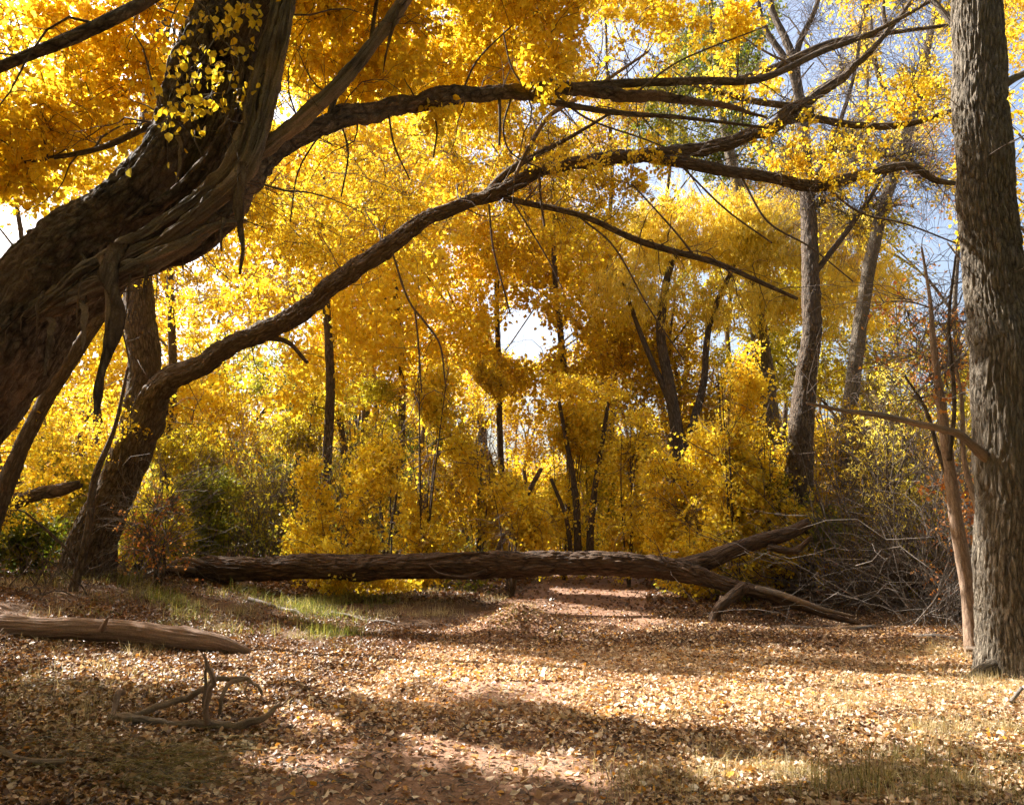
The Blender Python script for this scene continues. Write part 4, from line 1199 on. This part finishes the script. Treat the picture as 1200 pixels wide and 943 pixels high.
sapling(210, 19.5, 470, 1.2, "golden young tree just right of the forked trunk, behind the olive shrub", leaf='lemon', seed=25, n=110)
sapling(800, 21.5, 680, 1.1, "low yellow green shrub at the right rim of the path under the log", leaf='lemon', seed=26, n=40, low=.05, name="leafy_shrub", group=None, cat="shrub")
sapling(540, 17.6, 692, .9, "low grey green shrub under the log left of the path", leaf='olive', seed=27, n=36, low=.02, name="leafy_shrub", group=None, cat="shrub", tw='twig_grey')
sapling(870, 15.6, 690, .7, "low olive weeds in the gap below the log's fork", leaf='olive', seed=28, n=24, low=.02, name="leafy_shrub", group=None, cat="shrub", tw='twig_grey')

# ------------------------------------------------------------------ taller trees behind
tree("pale_trunk_cottonwood", "tall tree with a pale grey bare trunk right of centre", "tree", G(905, 23.2), [
    ("trunk", PL([(925, 700, 23.2, 30), (908, 560, 23.2, 27), (900, 480, 23.2, 24), (890, 400, 23.2, 21), (884, 330, 23.2, 18), (872, 250, 23.2, 15), (850, 150, 23.2, 11), (835, 40, 23.2, 7), (830, -60, 22, 3)]), dict(S=28, mat='bark_pale')),
    ("limb", PL([(884, 330, 23.2, 10), (930, 250, 23.2, 8), (980, 170, 23.2, 5)]), dict(S=10)),
], [BL(800, 130, 22, 1.8, 1.6, 1.6, 60), BL(870, 40, 22, 1.6, 1.4, 1.5, 46)], leaf='green', seed=31, size=.085, per=9, bare=300, hole=.4)
tree("dark_trunk_cottonwood", "tall tree whose dark trunk stands behind the log's forked end", "tree", G(932, 15.8), [
    ("trunk", PL([(932, 715, 15.8, 46), (932, 680, 15.8, 38), (934, 620, 15.8, 34), (938, 540, 15.8, 30), (942, 470, 15.8, 27), (950, 380, 15.8, 22), (948, 290, 16, 19), (945, 200, 16.3, 16), (938, 130, 16.6, 13), (925, 60, 17, 10), (905, 10, 17.3, 7), (890, -60, 17.5, 4)]), dict(S=44, rough=.14, flare=.2, knots=5)),
    ("limb", PL([(940, 140, 16.6, 9), (925, 80, 16.6, 8), (895, 30, 16.8, 7), (885, -30, 17, 4)]), dict(S=12)),
    ("limb", PL([(938, 110, 16.7, 9), (935, 60, 16.9, 8), (955, 10, 17, 6), (975, -50, 17.2, 4)]), dict(S=12)),
    ("limb", PL([(948, 230, 16.2, 8), (975, 170, 16.2, 6), (1000, 90, 16.4, 4), (1010, 20, 16.6, 2)]), dict(S=10)),
    ("limb", PL([(948, 330, 16, 8), (1000, 260, 16, 6), (1040, 200, 16, 4)]), dict(S=10)),
], [BL(1000, 20, 17, 2.4, 1.2, 1.6, 26), BL(1010, 220, 16.5, 2.0, 1, 1.4, 50)], leaf='gold', seed=32, size=.07, per=5, bare=2800, hole=.3)
tree("slanting_grey_tree", "sparse tree with a slanting grey trunk left of the thick right-hand trunk", "tree", G(985, 18.5), [
    ("trunk", PL([(985, 700, 18.5, 20), (992, 520, 18.5, 18), (1005, 400, 18.5, 17), (1022, 300, 18.6, 15), (1040, 225, 18.8, 14), (1065, 150, 19, 13), (1078, 100, 19.2, 11), (1090, 40, 19.5, 9), (1110, -40, 20, 5)]), dict(S=24, mat='bark_pale')),
    ("limb", PL([(1065, 150, 19, 8), (1030, 90, 19.2, 6), (1020, 20, 19.4, 4)]), dict(S=10)),
], [BL(1040, 90, 19, 1.6, 1.2, 1.0, 34), BL(1110, 40, 19.5, 1.4, 1.2, 1.5, 30), BL(1100, 230, 19, 1, 1, .8, 8)], leaf='gold', seed=33, size=.085, per=7, bare=900, hole=.35)
tree("willow", "pale yellow willow with narrow drooping leaves right of centre", "tree", G(830, 22), [
    ("trunk", PL([(800, 690, 22, 20), (800, 560, 22, 17), (785, 460, 22, 14), (775, 380, 22, 11), (790, 300, 22, 8), (820, 240, 22, 4)]), dict(S=18)),
    ("limb", PL([(800, 540, 22, 12), (822, 460, 22, 9), (832, 380, 22, 7), (870, 290, 22, 5), (900, 240, 22, 3)]), dict(S=12)),
    ("limb", PL([(785, 470, 22, 8), (750, 390, 22, 6), (730, 330, 22, 4)]), dict(S=10)),
], [BL(820, 262, 22, 2.3, 1.4, .9, 140), BL(930, 280, 22, 2.4, 1.4, 1.1, 130), BL(740, 330, 22, 1.2, 1, 1.0, 40), BL(1000, 340, 21.5, 1.3, 1, 1.2, 40), BL(870, 350, 22, 2, 1, .5, 40)],
    leaf='willow', seed=34, size=.15, shape=LEAFN, weep=True, per=16, sublen=.7, nsub=8, spread=.05, bare=200, hole=.28)
tree("multi_stemmed_tree", "cluster of dark upright stems beyond the log at the path's right side", "tree", G(690, 20.2), [
    ("trunk", PL([(678, 672, 20.2, 10), (676, 600, 20.2, 8), (668, 540, 20.2, 6), (655, 470, 20.2, 4)]), dict(S=12)),
    ("stem", PL([(690, 672, 20.2, 10), (694, 600, 20.2, 8), (702, 540, 20.2, 6), (715, 460, 20.2, 4)]), dict(S=12)),
    ("stem", PL([(671, 672, 20.2, 6), (664, 610, 20.2, 5), (645, 560, 20.2, 4)]), dict(S=10)),
], [BL(680, 480, 20.5, 1.2, .8, .9, 40)], leaf='gold', seed=35, size=.08, per=10)
tree("leaning_dead_stem", "bare dark stem slanting up to the right beyond the middle of the log", "tree", G(585, 18), [
    ("trunk", PL([(575, 668, 18, 6), (592, 625, 18, 6.5), (612, 588, 18, 6.5), (634, 548, 18, 5)]), dict(S=12))], [], bark='bark_dark', seed=36)
def bigtree(px, D, label, blobs, leaf, seed, trunk_w=9, lean=0, size=.1, per=10, bark='bark', top=-150, hole=.38, bare=150, name="golden_cottonwood", group="tall golden cottonwoods behind the clearing", shape=LEAF4, nsub=7, sublen=.6):
    b = G(px, D)
    bp = (H / 2) - F * math.tan(math.atan2(b[2] - CAM_Z, D) - PITCH)
    rows = [(px, bp + 8, D, trunk_w * 1.3)]
    r = random.Random(seed)
    for k in range(1, 8):
        t = k / 7
        rows.append((px + lean * t + r.uniform(-10, 10), bp + (top - bp) * t, D, trunk_w * (1 - .85 * t)))
    limbs = [("trunk", PL(rows), dict(S=24))]
    for k in range(6):
        i = r.randint(2, 5)
        q = rows[i]
        s = r.choice((-1, 1))
        limbs.append(("limb", PL([(q[0], q[1], D, q[3] * .5), (q[0] + s * 40, q[1] - 50, D + r.uniform(-.6, .6), q[3] * .35), (q[0] + s * r.uniform(80, 130), q[1] - r.uniform(90, 150), D + r.uniform(-1.2, 1.2), 2)]), dict(S=8, seg=.15)))
    return tree(name, label, "tree", b, limbs, blobs, leaf=leaf, bark=bark, seed=seed, size=size, per=per, nsub=nsub, sublen=sublen, spread=.09, hole=hole, hs=.4, bare=bare, group=group, shape=shape)
bigtree(590, 26, "tall golden tree behind the centre, left of the sky hole", [BL(540, 330, 26, 2.6, 2, 2.6, 150), BL(480, 170, 26, 3, 2, 2.6, 140), BL(560, 60, 26, 3.2, 2, 2.2, 110), BL(590, 270, 27, 2.6, 2, 2.0, 120), BL(560, 440, 27, 2.4, 2, 1.4, 70)], 'gold', 41)
bigtree(400, 25, "tall golden tree behind the arching limb's lower half", [BL(380, 330, 25, 2.8, 2, 2.4, 150), BL(330, 180, 25, 3, 2, 2.6, 130), BL(400, 450, 25, 2.4, 1.6, 1.6, 80)], 'gold', 42)
bigtree(200, 27, "tall amber tree behind the forked cottonwood", [BL(180, 380, 27, 3.4, 2, 2.8, 150), BL(120, 200, 27, 3.6, 2, 3, 130), BL(250, 520, 26, 2.6, 2, 1.8, 80)], 'amber', 43)
bigtree(20, 24, "tall amber tree behind the far left slanting trunk", [BL(20, 420, 24, 2.8, 2, 2.6, 130), BL(-20, 200, 24, 2.8, 2, 2.8, 100), BL(40, 90, 23, 2.2, 2, 1.6, 60)], 'amber', 44)
bigtree(720, 28, "tall amber tree behind the centre, right of the sky hole", [BL(700, 300, 28, 2.6, 2, 1.4, 110), BL(760, 420, 28, 2.4, 2, 2.2, 110), BL(640, 180, 28, 3.2, 2, 2.2, 120), BL(720, 90, 28, 3.4, 2, 1.8, 70), BL(690, 400, 29, 2.6, 2, 2.2, 110), BL(640, 290, 29, 2.2, 2, 1.4, 80)], 'amber', 45, bare=500)
bigtree(790, 24, "dark-stemmed amber tree behind the willow's left side", [BL(770, 470, 24, 1.8, 1.6, 1.6, 60), BL(760, 400, 24, 1.6, 1.2, 1.0, 40), BL(860, 520, 24, 2, 1.4, 1.2, 60)], 'amber', 46, bark='bark_dark', top=300, bare=900)
bigtree(1000, 27, "tall yellow green tree behind the willow's right side", [BL(960, 400, 27, 3, 2, 2.4, 130), BL(1070, 470, 27, 2.6, 2, 2.4, 90), BL(880, 440, 27, 2, 2, 1.6, 60), BL(880, 330, 27, 2.6, 2, 2.0, 90), BL(1010, 300, 27, 2.4, 2, 1.6, 60)], 'lemon', 47, top=330, bare=500)
bigtree(1010, 31, "tall golden tree against the sky behind the crossing limbs, upper right", [BL(960, 150, 31, 2.6, 2, 1.6, 60), BL(1040, 20, 31, 2.8, 2, 2.0, 70), BL(1080, 130, 31, 2.2, 2, 1.6, 44), BL(900, 220, 31, 3, 2, 1.6, 70), BL(740, 20, 31, 2.4, 2, 1.6, 60)], 'gold', 55, top=-60, per=7, bare=900)
brush("dead_shrub", "tall dark leafless thicket in deep shade behind the slim sapling", G(1110, 17.0), [(150, 5.2, 9, 1.0, 1.6, .014, .25)], 0, 'twig')
bigtree(1230, 22, "tall golden tree seen right of the thick right-hand trunk", [BL(1210, 200, 22, 1.8, 2, 2.6, 80), BL(1220, 420, 22, 1.8, 2, 2.4, 80), BL(1150, 30, 22, 2.2, 2, 1.6, 50), BL(1210, 600, 20, 1.4, 1.4, 1.6, 40)], 'gold', 48)
bigtree(860, 30, "tall green and brown tree whose top shows under the sky, right of centre", [BL(840, 60, 30, 2.2, 2, 2.0, 90), BL(800, 140, 30, 2.6, 2, 1.8, 90), BL(880, 180, 30, 2, 2, 1.4, 50)], 'green', 49, top=0, bare=400, name="green_cottonwood", group=None)
bigtree(440, 33, "green leafy tree deep behind the left half of the log", [BL(430, 420, 33, 3, 2, 3, 110), BL(450, 540, 33, 3, 2, 1.6, 60)], 'green', 50, top=250, name="green_cottonwood", group=None)
bigtree(260, 30, "olive tree deep behind the reed thickets", [BL(280, 460, 30, 3.4, 2, 2.2, 110), BL(250, 560, 30, 3.4, 2, 1.6, 70)], 'olive', 51, top=300, name="green_cottonwood", group=None)
bigtree(560, 34, "dark-stemmed golden tree deep behind the centre", [BL(560, 480, 34, 3.6, 2, 2.6, 130), BL(650, 560, 34, 3, 2, 2, 80)], 'amber', 52, top=300, bare=500)
bigtree(1120, 30, "bare-branched tree with few leaves against the sky beside the thick trunk", [BL(1090, 200, 30, 3.2, 2, 4, 60), BL(1100, 400, 30, 3, 2, 2, 60)], 'peach', 53, top=0, per=3, bare=1600, bark='bark_pale', name="bare_cottonwood", group=None)
bigtree(780, 32, "bare-crowned tree against the sky above the long arch", [BL(760, 60, 32, 4, 2, 2.6, 60)], 'amber', 54, top=-60, per=2, bare=1300, bark='bark_pale', name="bare_cottonwood", group=None)
# trees beyond the left edge of the frame, which shade the clearing
def sidetree(x, y, hgt, w, n, label, leaf='gold', seed=0):
    b = np.array([x, y, float(ground_h(x, y))])
    r = random.Random(seed)
    limbs = [("trunk", np.array([[x, y, b[2] - .2, .13], [x + .2, y, b[2] + hgt * .3, .11], [x - .2, y + .2, b[2] + hgt * .65, .08], [x, y, b[2] + hgt * .95, .04]]), dict(S=24))]
    return tree("golden_cottonwood", label, "tree", b, limbs, [(x, y, b[2] + hgt * .62, w, w, hgt * .36, n)], leaf=leaf, seed=seed, size=.15, per=9, nsub=6, sublen=.8, spread=.12, hole=.3, hs=.35, group="tall golden cottonwoods behind the clearing")
sidetree(-13, 8, 13, 3.6, 200, "tall golden tree standing outside the left edge near the camera", seed=61)
sidetree(-11, 3.5, 12, 3.2, 180, "tall golden tree standing outside the left edge beside the camera", seed=62)
sidetree(-15, 14, 14, 3.6, 200, "tall golden tree outside the left edge, level with the forked trunk", seed=63)
sidetree(-18, 22, 15, 4.2, 200, "tall golden tree outside the left edge, beyond the forked trunk", seed=64, leaf='amber')
sidetree(-9, 21, 13, 3.0, 200, "tall golden tree behind the torn leaning trunk, hidden in yellow leaves", seed=65)
sidetree(-3.5, 24.5, 15, 3.2, 220, "tall golden tree behind the arches, left of the path's bend", seed=66)
sidetree(-4.6, 19.6, 13.5, 2.8, 190, "tall golden tree behind the arching limb's middle, over the log's left half", seed=69)  # extra crown added to darken the young trees behind the log
sidetree(1.5, 24.0, 14, 2.4, 130, "tall golden tree over the far bend of the path, behind the arches", seed=70, leaf='amber')
sidetree(14, 12, 13, 3.6, 140, "tall golden tree outside the right edge of the clearing", seed=67)
sidetree(16, 22, 14, 4, 160, "tall golden tree far right behind the thick right-hand trunk", seed=68)

# far-off wood reading as one mass
def far_woods():
    n = 5200
    ang = rng.uniform(-1.25, 1.25, n)
    D = rng.uniform(38, 62, n)
    x, y = np.sin(ang) * D, np.cos(ang) * D
    z0 = ground_h(x, y)
    top = 3.5 + 7 * fbm(np.stack([ang * 9, D * .12, D * 0], -1), 77, 3)
    px = 600 + F * x / y
    top = np.where(np.abs(px - 620) < 60, top * .55, top)
    z = z0 + top * rng.uniform(0, 1, n) ** .8
    c = np.stack([x, y, z], -1)
    c = c[rng.random(n) > sky_gap(c)]
    sp_ = sprays(c, 5, 1.1)
    v, f = leaves_along(sp_, 7, .22, .27, LEAF4)
    o = put("far_woods", v, f, M['amber'], None, False)
    tag(o, "distant amber wood closing the view behind the trees", "woods", kind='stuff')
    m = 420
    ang = rng.uniform(-1.25, 1.25, m)
    D = rng.uniform(30, 60, m)
    a = np.stack([np.sin(ang) * D, np.cos(ang) * D, 0 * D], -1)
    a[:, 2] = ground_h(a[:, 0], a[:, 1]) - .2
    b = a + rng.normal(size=(m, 3)) * np.array([.8, .8, 0]) + np.array([0, 0, 1]) * rng.uniform(4, 10, (m, 1))
    p = bezier_polys(a, b, 7, bend=.08)
    bt = bare_twigs(p, 4200, (.8, 3.2), 6)
    v, f, bc = merge([twigs_mesh(p, np.linspace(.16, .04, 7)[None] * rng.uniform(.5, 1.2, (m, 1)), 6), twigs_mesh(bt[0], bt[1] * 2, 3)])
    o = put("far_woods_stems", v, f, M['twig'], None, True, bc)
    tag(o, "bare stems and trunks of the distant wood behind the trees", "woods", kind='stuff')
    # undergrowth between the trees
    n = 1500
    x = rng.uniform(-24, 24, n)
    y = rng.uniform(15.5, 38, n)
    k = np.abs(x - path_x(y)) > 1.7 + rng.random(n) * .8
    x, y = x[k], y[k]
    c = np.stack([x, y, ground_h(x, y) + rng.uniform(.05, 1.0, len(x)) * sstep(1.5, 5, np.abs(x - path_x(y)))], -1)
    sp_ = sprays(c, 7, .55, up=.6)
    v, f = leaves_along(sp_, 8, .07, .085, LEAF4)
    o = put("undergrowth", v, f, M['olive'], None, False)
    tag(o, "low olive undergrowth between the trees behind the log", "undergrowth", kind='stuff')
    v, f, bc = twigs_mesh(sp_, np.full(sp_.shape[:2], .004), 3)
    o = put("undergrowth_stems", v, f, M['twig_grey'], None, True, bc)
    tag(o, "thin grey stems of the low undergrowth behind the log", "undergrowth", kind='stuff')
far_woods()

def unseen_woods():
    # unseen wood beside and behind the camera, added to block sky and deepen shade
    n = 1500
    ang = rng.uniform(1.0, 2 * math.pi - 1.0, n)
    D = rng.uniform(9, 26, n)
    x, y = np.sin(ang) * D, np.cos(ang) * D
    k = ~((x < 0) & (y > 2))
    x, y, D = x[k], y[k], D[k]
    c = np.stack([x, y, ground_h(x, y) + rng.uniform(.3, 13, len(x))], -1)
    m = 1000
    c2 = np.stack([rng.uniform(-11, 12, m), rng.uniform(-8, 4.2, m), rng.uniform(7.0, 11.5, m)], -1)  # leaf layer overhead, out of view, added to cut sky light on the floor
    c = np.vstack([c, c2])
    v, f = leaves_along(sprays(c, 6, 1.0), 8, .2, .26, LEAF4)
    o = put("unseen_woods", v, f, M['olive'], None, False)
    tag(o, "unseen wood around and behind the camera, with overhead leaves added to cut sky light", "woods", kind='stuff')
    m = 46
    k = rng.integers(0, len(x), m)
    a = np.stack([x[k], y[k], ground_h(x[k], y[k]) - .2], -1)
    b = a + rng.normal(size=(m, 3)) * np.array([.8, .8, 0]) + np.array([0, 0, 1]) * rng.uniform(8, 13, (m, 1))
    v, f, bc = twigs_mesh(bezier_polys(a, b, 8, bend=.05), np.linspace(.2, .04, 8)[None] * rng.uniform(.6, 1.3, (m, 1)), 10)
    tag(put("unseen_woods_trunks", v, f, M['bark'], None, True, bc), "trunks of the unseen wood around and behind the camera", "woods", kind='stuff')
unseen_woods()

# ------------------------------------------------------------------ floor cover
def frame_sample(n, ymin, ymax, margin=330, power=1.0):
    """floor points, denser close by in step with how large they show"""
    u = rng.random(n)
    y = 1 / (1 / ymin + u * (1 / ymax - 1 / ymin))
    y = ymin + (y - ymin) ** power * (ymax - ymin) ** (1 - power) if power != 1 else y
    px = rng.uniform(-margin, W + margin, n)
    x = (px - 600) / F * y
    return x, y, px

def floor_px(x, y):
    return to_px(np.stack([x, y, ground_h(x, y)], -1))

def litter():
    def lay(x, y, size, mat, name, label, lift=.012, tilt=.45, shape=LEAF6):
        n = len(x)
        z = ground_h(x, y) + .016 + np.abs(rng.normal(size=n)) * lift
        a = rng.uniform(0, 6.283, n)
        d = np.stack([np.cos(a), np.sin(a), rng.normal(size=n) * tilt], -1)
        v, f = leaves_mesh(np.stack([x, y, z], -1), size, dirs=d, shape=shape, flat=tilt)
        o = put(name, v, f, M[mat], None, False)
        tag(o, label, "leaf litter", kind='stuff')
    n = 1050000
    x, y, px = frame_sample(n, 4.0, 15)
    q = np.stack([x, y, y * 0], -1)
    d = fbm(q * .8, 81, 3)
    pxx, pyy = floor_px(x, y)
    # the middle of the path near the camera is trodden bare
    bare = np.exp(-(((pxx - 510) / 430) ** 2 + ((pyy - 940) / 130) ** 2) ** 2.5)
    bare = np.maximum(bare, .85 * np.exp(-(((pxx - 350) / 150) ** 2 + ((pyy - 850) / 45) ** 2)))
    dens = np.clip((d - .37) * 5.5, .08, 1) * (1 - .985 * bare)
    dens *= 1 - .8 * sstep(11.8, 13.5, y) * (np.abs(x - path_x(y)) < 1.5)
    dens = np.where(pxx > 780, np.maximum(dens, .75), dens)
    dens = np.where((pyy > 735) & (pyy < 800) & (pxx > 380), np.maximum(dens, .8), dens)
    k = rng.random(n) < dens
    x, y = x[k], y[k]
    sz = .016 + .030 * rng.random(len(x)) ** 1.5 + .02 * (rng.random(len(x)) < .04)
    m = fbm(np.stack([x, y, y * 0], -1) * .6, 85, 2)
    c = path_x(y)
    darkp = np.where(x < c - 1.2, .7, np.where(y < 6.6, .38, .10)) + .55 * sstep(9.4, 10.6, y)  # brown leaves, share raised in shaded parts and cut in the sunlit band
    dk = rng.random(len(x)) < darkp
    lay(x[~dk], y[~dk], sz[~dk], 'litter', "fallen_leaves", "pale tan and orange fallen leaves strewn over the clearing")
    lay(x[dk], y[dk], sz[dk], 'litter_dark', "fallen_leaves", "brown fallen leaves mixed into the pale ones, laid thicker where the clearing is shaded")
    n = 130000
    x, y, px = frame_sample(n, 14, 34)
    k = (rng.random(n) < .9)
    on = np.abs(x - path_x(y)) < 1.4
    k &= ~(on & (rng.random(n) < .8))
    x, y = x[k], y[k]
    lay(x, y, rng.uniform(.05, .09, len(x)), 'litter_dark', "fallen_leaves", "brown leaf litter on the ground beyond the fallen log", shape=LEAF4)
    # leaves caught on the log and on the pale log
    n = 60000
    x = rng.uniform(-14, 14, n)
    y = rng.uniform(-6, 9.0, n)
    lay(x, y, rng.uniform(.04, .07, n), 'litter', "fallen_leaves", "sparse fallen leaves around and behind the camera", shape=LEAF4)
litter()

def blades(x, y, hgt, width, lean, mat, name, label, flat=0.0, dirv=None):
    n = len(x)
    K = 5
    z = ground_h(x, y)
    a = rng.uniform(0, 6.283, n)
    ld = np.stack([np.cos(a), np.sin(a)], -1)
    if dirv is not None:
        ld = ld * .5 + np.array(dirv)[None]
    l = np.abs(rng.normal(size=n)) * lean + flat
    t = np.linspace(0, 1, K)[None]
    hh = hgt[:, None]
    c = np.stack([x[:, None] + ld[:, :1] * hh * l[:, None] * t ** 1.7, y[:, None] + ld[:, 1:] * hh * l[:, None] * t ** 1.7,
                  z[:, None] - .01 + hh * (t - .5 * np.minimum(l, 1.5)[:, None] * t ** 2.2) * (1 - .0 * l[:, None])], -1)
    c[..., 2] = np.maximum(c[..., 2], z[:, None] + .012 * t)
    s = np.stack([-np.sin(a + rng.normal(size=n)), np.cos(a + rng.normal(size=n)), rng.normal(size=n) * .3], -1)[:, None]
    w = (width * rng.uniform(.6, 1.3, n))[:, None] * (1 - t ** 1.6 * .93)
    v = np.stack([c - s * w[..., None] / 2, c + s * w[..., None] / 2], 2).reshape(-1, 3)
    o = (np.arange(n) * K * 2)[:, None, None]
    i = (np.arange(K - 1) * 2)[None, :, None]
    f = (o + i + np.array([[[0, 1, 3, 2]]])).reshape(-1, 4)
    ob = put(name, v, f, M[mat], None, False)
    tag(ob, label, "grass", kind='stuff')

def tufts(cells, per, sig):
    """cells: px, D, px spread, D spread, tufts"""
    X, Y = [], []
    for (px, D, sx, sD, n) in cells:
        cpx = rng.normal(px, sx, n)
        cD = np.maximum(rng.normal(D, sD, n), 3.6)
        cx = (cpx - 600) / F * cD
        for a, b in zip(cx, cD):
            m = int(per * rng.uniform(.4, 1.6))
            X.append(rng.normal(a, sig, m))
            Y.append(rng.normal(b, sig * .8, m))
    return np.concatenate(X), np.concatenate(Y)
x, y = tufts([(1050, 4.9, 160, .4, 60), (1120, 6.6, 100, .8, 60), (900, 4.9, 90, .25, 30), (1180, 8.0, 40, .5, 26), (1120, 9.3, 40, .5, 20), (1000, 7.2, 140, 1.2, 36), (880, 6, 120, 1, 14)], 60, .09)
blades(x, y, rng.uniform(.05, .2, len(x)), .0045, .8, 'straw', "dry_grass", "straw-coloured dry grass on the right side of the clearing")
x, y = tufts([(60, 8.2, 80, .8, 26), (190, 7.2, 80, .6, 14), (80, 6.4, 80, .5, 20), (270, 11.5, 50, .9, 26), (110, 11.6, 90, .8, 18), (200, 12.5, 70, .8, 14), (470, 15, 70, 1, 22), (560, 14.3, 30, .5, 14), (490, 13.6, 40, .5, 12), (430, 13.2, 40, .5, 7)], 46, .12)
blades(x, y, rng.uniform(.05, .2, len(x)), .0055, .8, 'straw', "dry_grass", "straw-coloured dry grass along the left bank")
x, y = tufts([(300, 12.2, 90, 1.0, 17), (110, 13, 80, .9, 12)], 60, .12)
blades(x, y, rng.uniform(.10, .28, len(x)), .006, .9, 'grass_dull', "faded_grass", "faded olive grass along the left bank behind the pale smooth log")
x, y = tufts([(240, 11.2, 40, .7, 10), (375, 13.0, 26, .6, 15), (400, 11.2, 18, .3, 7), (300, 14, 60, .8, 9), (120, 14, 60, .6, 8), (440, 14.2, 30, .5, 6)], 75, .13)
blades(x, y, rng.uniform(.10, .30, len(x)), .006, .6, 'grass', "green_grass", "green grass tufts on the left bank below the log")
x, y = tufts([(180, 5.1, 50, .18, 7), (120, 5.6, 60, .3, 5), (240, 5.4, 30, .15, 3), (30, 6.9, 60, .4, 5)], 45, .16)
blades(x, y, rng.uniform(.12, .34, len(x)), .005, .5, 'grass_dull', "flattened_grass", "dark flattened grass lying over the leaves, lower left", flat=1.3, dirv=(1, -.3))
x, y = tufts([(1150, 4.6, 60, .2, 16), (960, 4.5, 60, .15, 8), (1080, 5.2, 90, .3, 10)], 26, .09)
blades(x, y, rng.uniform(.10, .28, len(x)), .006, .6, 'grass_dull', "thin_grass", "thin half-dry grass in the lower right corner")
# weeds on the mound in the path
x, y = tufts([(610, 11.15, 22, .25, 12)], 50, .12)
blades(x, y, rng.uniform(.04, .12, len(x)), .005, 1.0, 'grass', "mound_weeds", "low weeds growing on the leafy mound in the path")

# small twigs and bark crumbs
n = 5200
x, y, px = frame_sample(n, 4.2, 17)
a = np.stack([x, y, ground_h(x, y) + .02], -1)
d = rand_dirs(n)
d[:, 2] = np.abs(d[:, 2]) * .25
b = a + d * rng.uniform(.06, .34, (n, 1)) * rng.random((n, 1))
p = bezier_polys(a, b, 5, bend=.2)
v, f, bc = twigs_mesh(p, np.linspace(1, .5, 5)[None] * rng.uniform(.0015, .0042, (n, 1)), 4)
tag(put("twig_litter", v, f, M['twig_grey'], None, True, bc), "small grey twigs scattered among the fallen leaves", "twig litter", kind='stuff')
print("LEAVES", TOTAL[0])
